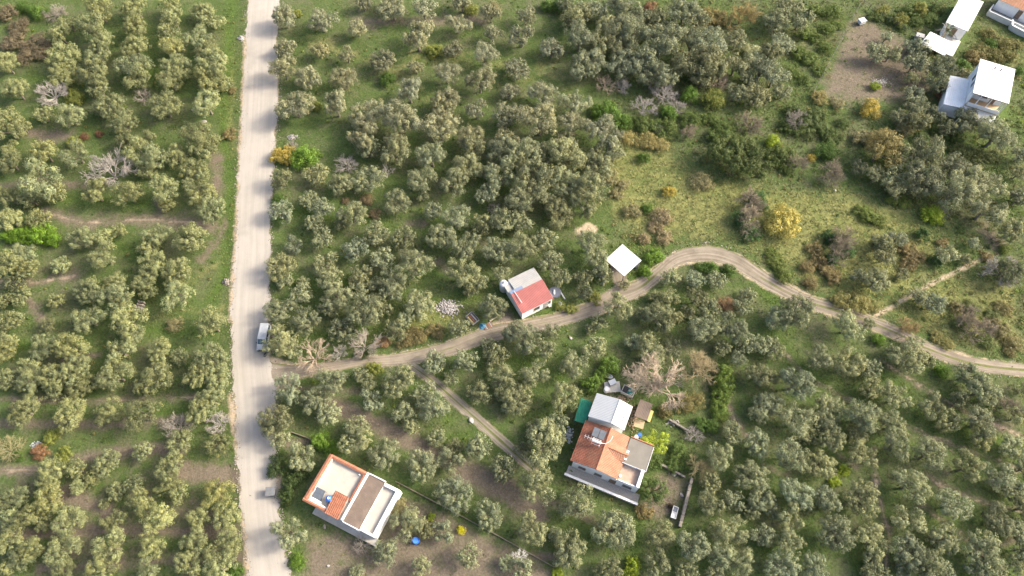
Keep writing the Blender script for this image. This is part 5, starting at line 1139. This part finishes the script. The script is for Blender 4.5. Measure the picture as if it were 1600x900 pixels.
for k, (px, py, s, lab) in enumerate(((318, 188, .75, 'white boulder beside the olive trees left of the road'), (317, 200, .5, 'smaller white boulder just below the white boulder'), (300, 170, .5, 'pale stone under the olive tree above the white boulder'), (186, 215, .45, 'pale stone under the olive at the third row left'),
        (736, 657, .6, 'white stone beside the narrow farm track'), (567, 824, .35, 'pale stone at the foot of the terrace house porch'), (506, 823, .4, 'pale stone below the terrace house wall'), (512, 884, .3, 'small white stone in the ochre yard'), (1306, 296, .35, 'small white stone in the scrub meadow'), (892, 528, .4, 'white stone in the grass below the dirt track'), (1010, 695, .3, 'white pot stone beside the lime tree'), (1066, 773, .4, 'white stone on the garden wall line'), (1054, 741, .5, 'white stone by the bare yard edging'), (1450, 110, .5, 'pale stone under the olives by the lean-to'), (1560, 190, .5, 'pale rubble stone below the upper right house'), (943, 430, .9, 'flat pale stone beside the white canopy'))):
    p = at(px, py, .2); t = link('boulder', ROCKS[k % 5].copy()); t.data.materials[0] = PLAST if 'white' in lab else STONE; t.location = (p.x, p.y, gz(p) + .08 * s); t.scale = (s, s * .75, s * .6); t.rotation_euler = (0, 0, k * 1.3)
    tag(t, lab, 'stone', 'loose pale stones')
def rubble(name, label, px, py, rx, ry, n, mat, seed, smin=.06, smax=.28):
    p = at(px, py); r = np.random.default_rng(seed); V, F = [], []; b = 0
    for _ in range(n):
        x, y = r.normal(0, .42, 2); h = .28 * math.exp(-(x * x + y * y) * 2.2) * r.uniform(.2, 1); s = r.uniform(smin, smax)
        v = r.uniform(.5, 1, (8, 3)) * np.array([(i & 1, i >> 1 & 1, i >> 2 & 1) for i in range(8)]) - .35
        a = r.uniform(0, 6.28); M = np.array([[math.cos(a), -math.sin(a), 0], [math.sin(a), math.cos(a), 0], [0, 0, .7]])
        V.append(v @ M.T * s * 2 + [x * rx, y * ry, h]); F.append(np.array([(0, 2, 3, 1), (4, 5, 7, 6), (0, 1, 5, 4), (1, 3, 7, 5), (3, 2, 6, 7), (2, 0, 4, 6)]) + b); b += 8
    o = link(name, mesh_np(name, np.vstack(V), np.vstack(F), mat)); o.location = (p.x, p.y, gz(p)); tag(o, label, 'rubble', kind='stuff'); return o
rubble('rubble_heap', 'white plaster rubble heap left of the red-roofed shed', 700, 481, 2.0, 1.5, 420, PLAST, 1, .05, .2)
rubble('rubble_heap', 'pale rubble scattered at the right road edge', 456, 214, 1.1, .8, 90, PLAST, 2, .05, .16)
rubble('rubble_heap', 'white bags and rubble on the verge left of the road', 377, 60, .8, 1.0, 60, PLAST, 3, .06, .2)
rubble('rubble_heap', 'grey stones on the verge left of the road', 353, 440, .6, .8, 60, STONE, 4, .06, .2)
rubble('rubble_heap', 'small bluish rubbish among dry bushes at the left edge', 57, 695, .9, .6, 50, GREYM, 5, .05, .15)
rubble('rubble_heap', 'ash-grey ring of rubble in the bare plot', 1375, 128, 2.0, 1.2, 160, CONC, 6, .04, .12)
rubble('rubble_heap', 'pale debris behind the parked motorcycle', 417, 553, .5, .3, 24, PLAST, 7, .03, .08)
rubble('rubble_heap', 'pale bits beside the kerb at the road right', 445, 758, .5, .4, 20, PLAST, 8, .04, .1)
rubble('rubble_heap', 'pale stones and pots in the scrub right of the farmhouse', 1052, 660, 1.0, .6, 50, PLAST, 9, .05, .16)

# ------------------------------------------------------------------ vehicles at the road
def van():
    c = at(412.0, 526.5, 1.0); t = thing('van', 'pale grey van with ribbed roof parked at the right road edge', 'van', (c.x, c.y, .05), math.radians(-1.5)); t.scale = (.9, .96, .95)
    prof = [(2.32, .34), (2.36, .75), (2.34, 1.12), (2.24, 1.84), (2.10, 1.92), (-.55, 1.90), (-.72, 1.84), (-1.42, 1.16), (-2.12, .98), (-2.30, .84), (-2.36, .55), (-2.30, .32)]
    hw = lambda z: .90 if z < 1.1 else .90 - .15 * (z - 1.1) / .8
    n = len(prof); m_ = MB()
    m_.add([(-hw(z), y, z) for y, z in prof] + [(hw(z), y, z) for y, z in prof], [tuple(range(n)), tuple(range(2 * n - 1, n - 1, -1))] + [(i, n + i, n + (i + 1) % n, (i + 1) % n) for i in range(n)])
    m_.build('body', VANW, t, .035)
    def onside(sx, pts, mat, name, off=.012):
        q = [Vector((sx * (hw(z) + off), y, z)) for y, z in pts]; MB().add([tuple(v) for v in q] + [(v.x - sx * .02, v.y, v.z) for v in q], [(0, 1, 2, 3), (7, 6, 5, 4), (0, 4, 5, 1), (1, 5, 6, 2), (2, 6, 7, 3), (3, 7, 4, 0)]).build(name, mat, t)
    for sx in (-1, 1):
        onside(sx, [(-.62, 1.74), (-1.22, 1.22), (-.35, 1.2), (-.3, 1.74)], GLASS, 'side_window'); onside(sx, [(-.2, 1.74), (-.2, 1.2), (.75, 1.2), (.75, 1.74)], GLASS, 'side_window'); onside(sx, [(.9, 1.74), (.9, 1.2), (2.05, 1.2), (2.0, 1.74)], GLASS, 'side_window')
        onside(sx, [(2.2, .5), (2.2, .42), (-2.1, .42), (-2.1, .5)], DARK, 'sill_trim')
        MB().box(sx * .92, sx * 1.08, -1.25, -1.12, 1.15, 1.32).build('mirror', DARK, t, .02)
        MB().box(sx * .82 - .13 * sx, sx * .82 + .05 * sx, -2.37, -2.26, .70, .88).build('headlight', GREYM, t, .02)
        MB().box(sx * .80, sx * .88, 2.33, 2.39, .9, 1.35).build('tail_light', REDM, t)
        for y in (-1.5, 1.45):
            w_ = MB().lathe([(.30, -.10), (.32, -.07), (.32, .07), (.30, .10)], 20, (sx * .84, y, .32), 'x').build('wheel', DARK, t); MB().lathe([(.19, -.115), (.19, .115)], 14, (sx * .84, y, .32), 'x').build('rim', GALV, w_)
    q = [(-.72, -1.40, 1.185), (.72, -1.40, 1.185), (.63, -.76, 1.815), (-.63, -.76, 1.815)]
    MB().slab([(x, y - .025, z + .025) for x, y, z in q], .02).build('windscreen', GLASS, t)
    for k in range(5): MB().box(-.55 + k * .25, -.49 + k * .25, -.4, 2.0, 1.90, 1.935).build('roof_rib', VANW, t)
    MB().box(-.85, .85, -2.43, -2.33, .36, .56).build('bumper', DARK, t, .02); MB().box(-.85, .85, 2.35, 2.44, .36, .56).build('bumper', DARK, t, .02)
    MB().box(-.45, .45, -2.375, -2.30, .62, .76).build('grille', DARK, t)
van()

def motorcycle():
    c = at(418.5, 550, .5); t = thing('motorcycle', 'small dark motorcycle parked in front of the pale van', 'motorcycle', (c.x, c.y, .04), math.radians(52))
    for x, nm in ((-.62, 'wheel'), (.62, 'wheel')):
        m_ = MB(); seg = 18; ring = [(.30 * math.cos(2 * math.pi * k / seg) + x, 0, .30 + .30 * math.sin(2 * math.pi * k / seg)) for k in range(seg + 1)]; m_.tube(ring, .055, 6); w_ = m_.build(nm, DARK, t); MB().lathe([(.07, -.06), (.07, .06)], 10, (x, 0, .3), 'y').build('hub', GALV, w_)
    MB().tube([(-.62, 0, .3), (-.25, 0, .55), (.35, 0, .75), (.45, 0, .95)], .05).build('frame', DARK, t); MB().tube([(.62, .06, .3), (.42, .06, 1.0)], .03).build('fork', GALV, t)
    MB().lathe([(.03, -.05), (.13, .05), (.15, .25), (.05, .42)], 10, (0, 0, .74), 'x').build('fuel_tank', WHITEM, t)
    MB().box(-.75, -.02, -.13, .13, .70, .80).build('seat', DARK, t, .03); MB().box(-.15, .2, -.12, .12, .25, .52).build('engine', GALV, t, .03)
    MB().tube([(.40, -.38, 1.05), (.45, 0, 1.0), (.40, .38, 1.05)], .022).build('handlebar', GALV, t); MB().lathe([(.09, 0), (.09, .1)], 10, (.5, 0, .88), 'x').build('headlight', GREYM, t)
    MB().box(.45, .78, -.07, .07, .61, .64).build('mudguard', WHITEM, t); MB().tube([(-.1, .1, .25), (-.05, .38, -.03)], .02).build('stand', DARK, t)
motorcycle()

def container():
    c = at(424, 769, .6); t = thing('rubbish_container', 'grey galvanised rubbish container at the right road edge', 'rubbish container', (c.x, c.y, .04), math.radians(4))
    MB().add([(-.55, -.5, .18), (.55, -.5, .18), (.55, .5, .18), (-.55, .5, .18), (-.68, -.62, 1.1), (.68, -.62, 1.1), (.68, .62, 1.1), (-.68, .62, 1.1)], [(0, 3, 2, 1), (4, 5, 6, 7), (0, 1, 5, 4), (1, 2, 6, 5), (2, 3, 7, 6), (3, 0, 4, 7)]).build('body', GALV, t, .03)
    for s in (-1, 1):
        MB().slab([(-.7 if s < 0 else .01, -.64, 1.16), (-.01 if s < 0 else .7, -.64, 1.16), (-.01 if s < 0 else .7, .64, 1.24), (-.7 if s < 0 else .01, .64, 1.24)], .05).build('lid', GALV, t)
        MB().tube([(s * .72, -.3, .95), (s * .78, -.3, .95), (s * .78, .3, .95), (s * .72, .3, .95)], .025).build('handle', DARK, t)
        for y in (-.4, .4): MB().lathe([(.09, -.03), (.09, .03)], 10, (s * .42, y, .09), 'x').build('wheel', DARK, t)
container()

def palm():
    c = at(1481, 46, 2.6); t = thing('palm', 'spiky dark green palm between the long white roof and the lean-to', 'palm', (c.x, c.y, gz(c)))
    MB().tube([(0, 0, -.2), (.05, 0, 1.2), (0, .05, 2.5)], [.30, .26, .2], 8).build('trunk', WOODB, t)
    r = np.random.default_rng(5)
    dead, live = 0, 0
    for k in range(34):
        a = r.uniform(0, 6.28); el = r.uniform(-.3, 1.2); L = r.uniform(1.8, 2.7); n = 10; V, F, T = [], [], []
        d = np.array([math.cos(a) * math.cos(el), math.sin(a) * math.cos(el), math.sin(el)]); s = np.array([-math.sin(a), math.cos(a), 0])
        for i in range(n):
            f0 = i / n; p = np.array([0, 0, 2.5]) + d * L * f0 + np.array([0, 0, -.7 * f0 * f0 * L * .5])
            for sg in (-1, 1):
                e = p + s * sg * .42 * (1 - f0 * .7) + d * .28 + np.array([0, 0, -.1]); b = len(V); w_ = d * .055
                V += [p - w_, p + w_, e]; F.append((b, b + 1, b + 2)); T += [[1, 1, 1]] * 3
        o = link('frond', mesh_np('frond', V, F, LEAF, np.array(T, float)), t); o.color = (.33, .30, .24, 1) if math.cos(a) < -.55 else (.055, .10, .03, 1)
palm()

# ------------------------------------------------------------------ grass, weeds and leaf litter (uncountable)
def footprint_mask(px, py):
    m = np.zeros(px.shape, bool)
    for q in ([(505, 712), (630, 766), (596, 855), (470, 790)], [(915, 657), (1022, 699), (1003, 800), (890, 745)], [(930, 610), (990, 633), (976, 675), (918, 652)], [(795, 420), (870, 466), (822, 495), (790, 462)], [(971, 385), (1003, 408), (976, 435), (948, 406)],
              [(1505, 120), (1590, 130), (1570, 195), (1490, 180)], [(1498, -10), (1538, 5), (1500, 80), (1478, 60)]):
        m |= in_poly(px, py, q)
    return m

def grass():
    r = np.random.default_rng(77); n = 210000
    y = r.uniform(-2, 134, n); half = 12 + 82 * (1 + y / 125) ** 1 * .72 + 4; x = r.uniform(-1, 1, n) * half
    px, py = to_px(x, y)
    soil = np.maximum(lines_mask(px, py, SOIL_L, 13), soil_poly(px, py)); lush = lines_mask(px, py, LUSH_L, 22) * .9; dry = np.maximum(poly_mask(px, py, DRY_P, 22) * .9, lines_mask(px, py, DRY_L, 22) * .5); rib = ribbon_mask(px, py, 3.0, 0.0); sand = lines_mask(px, py, SAND_L, 5)
    scrub = ((px > 960) & (py < np.interp(px, [960, 1060, 1105, 1200, 1600], [450, 400, 396, 440, 575]))).astype(float)
    patch = np.sin(x * .35 + np.sin(y * .21) * 2) + np.sin(y * .4 + np.sin(x * .3) * 2) + .8 * np.sin(x * .9 - y * .7)
    pr = np.clip(.42 + .22 * patch, .08, 1); pr = np.maximum(pr, np.maximum(lush * .9, dry * .9)); pr = np.maximum(pr, scrub * .85 * (1 - soil)); pr *= (1 - .88 * soil) * (1 - .8 * sand); pr[rib > .55] *= .015
    pr[footprint_mask(px, py)] = 0
    k = r.random(n) < pr; x, y, lush, dry, scrub = x[k], y[k], lush[k], dry[k], scrub[k]; n = len(x)
    z = ground_h(x, y); h = r.uniform(.10, .28, n) * (1 + .1 * dry + .3 * scrub) * (1 + .25 * lush)
    nb = 4; X = np.repeat(x, nb); Yy = np.repeat(y, nb); Z = np.repeat(z, nb); H = np.repeat(h, nb) * r.uniform(.35, .85, n * nb)
    a = r.uniform(0, 6.28, n * nb); sp = np.repeat(h, nb) * r.uniform(.6, 1.5, n * nb); w = np.repeat(h, nb) * r.uniform(.16, .34, n * nb)
    base = np.stack([X + np.cos(a) * .05, Yy + np.sin(a) * .05, Z - .02], -1); side = np.stack([-np.sin(a), np.cos(a), np.zeros_like(a)], -1) * w[:, None]
    tip = np.stack([X + np.cos(a) * sp, Yy + np.sin(a) * sp, Z + H], -1); V = np.stack([base - side, base + side, tip], 1).reshape(-1, 3); F = np.arange(len(V)).reshape(-1, 3)
    g0 = np.array([.060, .086, .025]); gl = np.array([.088, .135, .028]); gd = np.array([.265, .250, .088]); gs = np.array([.120, .138, .047])
    wj = r.uniform(0, 1, n)[:, None]; c = g0 * (1 - wj * .45) + np.array([.15, .14, .05]) * wj * .45
    c = c * (1 - lush[:, None]) + gl * lush[:, None]; mix = np.clip(scrub * .55, 0, 1)[:, None]; c = c * (1 - mix) + gs * mix; mix = (dry * r.uniform(.15, 1, n))[:, None]; c = c * (1 - mix) + gd * mix
    c = c * r.uniform(.7, 1.35, (n, 1)); T = np.repeat(c, nb * 3, axis=0)
    o = link('grass', mesh_np('grass', V, F, GRASSM, T)); tag(o, 'short green and straw-coloured grass between the trees', 'grass', kind='stuff')
    print('grass tufts', n)
grass()

def undergrowth():
    """low weeds and brambles of the scrub that nobody could count"""
    r = np.random.default_rng(88); n = 2600
    px = r.uniform(940, 1620, n); py = r.uniform(-15, 575, n)
    lim = np.interp(px, [960, 1060, 1105, 1200, 1600], [385, 385, 375, 415, 555]); ok = (py < lim) & ~footprint_mask(px, py) & (ribbon_mask(px, py, 3, 3) < .1)
    ok &= ~((poly_mask(px, py, SOIL_P) > .4) & (r.random(n) < .93)) & (r.random(n) < np.where(in_poly(px, py, DRY_P[0]), .10, .62)); px, py = px[ok], py[ok]
    m = 700; ax = r.uniform(0, 960, m); ay = r.uniform(0, 900, m); ok = (ribbon_mask(ax, ay, 3, 3) < .1) & ~footprint_mask(ax, ay) & (np.maximum(lines_mask(ax, ay, SOIL_L), poly_mask(ax, ay, SOIL_P)) < .4); px = np.r_[px, ax[ok]]; py = np.r_[py, ay[ok]]; main = np.r_[np.ones(len(px) - ok.sum()), np.zeros(ok.sum())]
    n = len(px); P = np.array([list(at(a, b)) for a, b in zip(px, py)]); P[:, 2] = ground_h(P[:, 0], P[:, 1])
    R_ = r.uniform(.3, .85, n) * np.where(main > 0, 1, .6); per = 46
    o = unit(r.normal(size=(n, per, 3))); o[..., 2] = np.abs(o[..., 2]); C = P[:, None] + o * (r.uniform(.35, 1, (n, per, 1))) * R_[:, None, None] * np.array([1, 1, .75])
    N_ = unit(o + r.normal(size=(n, per, 3)) * .6)
    pal = np.array([[.075, .115, .028], [.10, .14, .035], [.15, .145, .05], [.19, .16, .07], [.06, .09, .03], [.13, .175, .03]]); base = pal[r.choice(6, n, p=[.25, .22, .2, .15, .1, .08])]; base[main == 0] = pal[r.choice([0, 1, 5, 2], int((main == 0).sum()))]
    T = (base[:, None] * r.uniform(.9, 1.6, (n, per, 1))).reshape(-1, 3)
    V, F, TT = leaves(r, C.reshape(-1, 3), N_.reshape(-1, 3), .22, T)
    ob = link('undergrowth', mesh_np('undergrowth', V, F, LEAF, TT)); tag(ob, 'low weeds and brambles covering the scrubland', 'undergrowth', kind='stuff')
undergrowth()

def gravel():
    """loose stones and clods along the road verges and the dirt track"""
    r = np.random.default_rng(5); n = 2600; rows = r.uniform(-20, 915, n); ys = [q[0] for q in ROAD]
    px = np.where(r.random(n) < .5, np.interp(rows, ys, [q[1] for q in ROAD]) + r.normal(-1, 3.0, n), np.interp(rows, ys, [q[2] for q in ROAD]) + r.normal(1.5, 3.0, n)); py = rows
    tq = catmull(TRACK, 12); k = r.integers(0, len(tq), 900); px = np.r_[px, tq[k, 0] + r.normal(0, 3, 900)]; py = np.r_[py, tq[k, 1] + r.choice([-1, 1], 900) * tq[k, 2] / 2 * r.uniform(.75, 1.2, 900)]
    P = np.array([list(at(a, b)) for a, b in zip(px, py)]); n = len(P); s_ = r.uniform(.04, .15, n) ** 1.0
    base = np.array([(1, 0, 0), (0, 1, 0), (-1, 0, 0), (0, -1, 0), (0, 0, .8)]) ; V = P[:, None] + (base[None] * r.uniform(.6, 1.3, (n, 5, 1))) * s_[:, None, None] + np.array([0, 0, .015])
    F = np.array([(0, 1, 4), (1, 2, 4), (2, 3, 4), (3, 0, 4)]); F = (F[None] + 5 * np.arange(n)[:, None, None]).reshape(-1, 3)
    c = np.array([.26, .235, .195]) * r.uniform(.45, 1.3, (n, 1)); o = link('gravel', mesh_np('gravel', V.reshape(-1, 3), F, BARK, np.repeat(c, 5, axis=0))); tag(o, 'loose stones along the road and track edges', 'gravel', kind='stuff')
gravel()

STRAW = plain('straw_and_sticks', (0.30, 0.23, 0.145), 0.3, 4.0, 0.95, dirt=(0.15, 0.11, 0.07))
rubble('yard_litter', 'tan straw and sticks between the white outbuilding and the wood shed', 989, 655, .9, 2.2, 260, STRAW, 11, .04, .14)
rubble('yard_litter', 'brown litter on the strip above the white outbuilding', 968, 622, 2.0, .7, 160, STRAW, 12, .04, .12)
rubble('yard_litter', 'dark litter left of the farmhouse by the green shade net', 890, 680, .6, 1.6, 90, GREYM, 13, .05, .16)
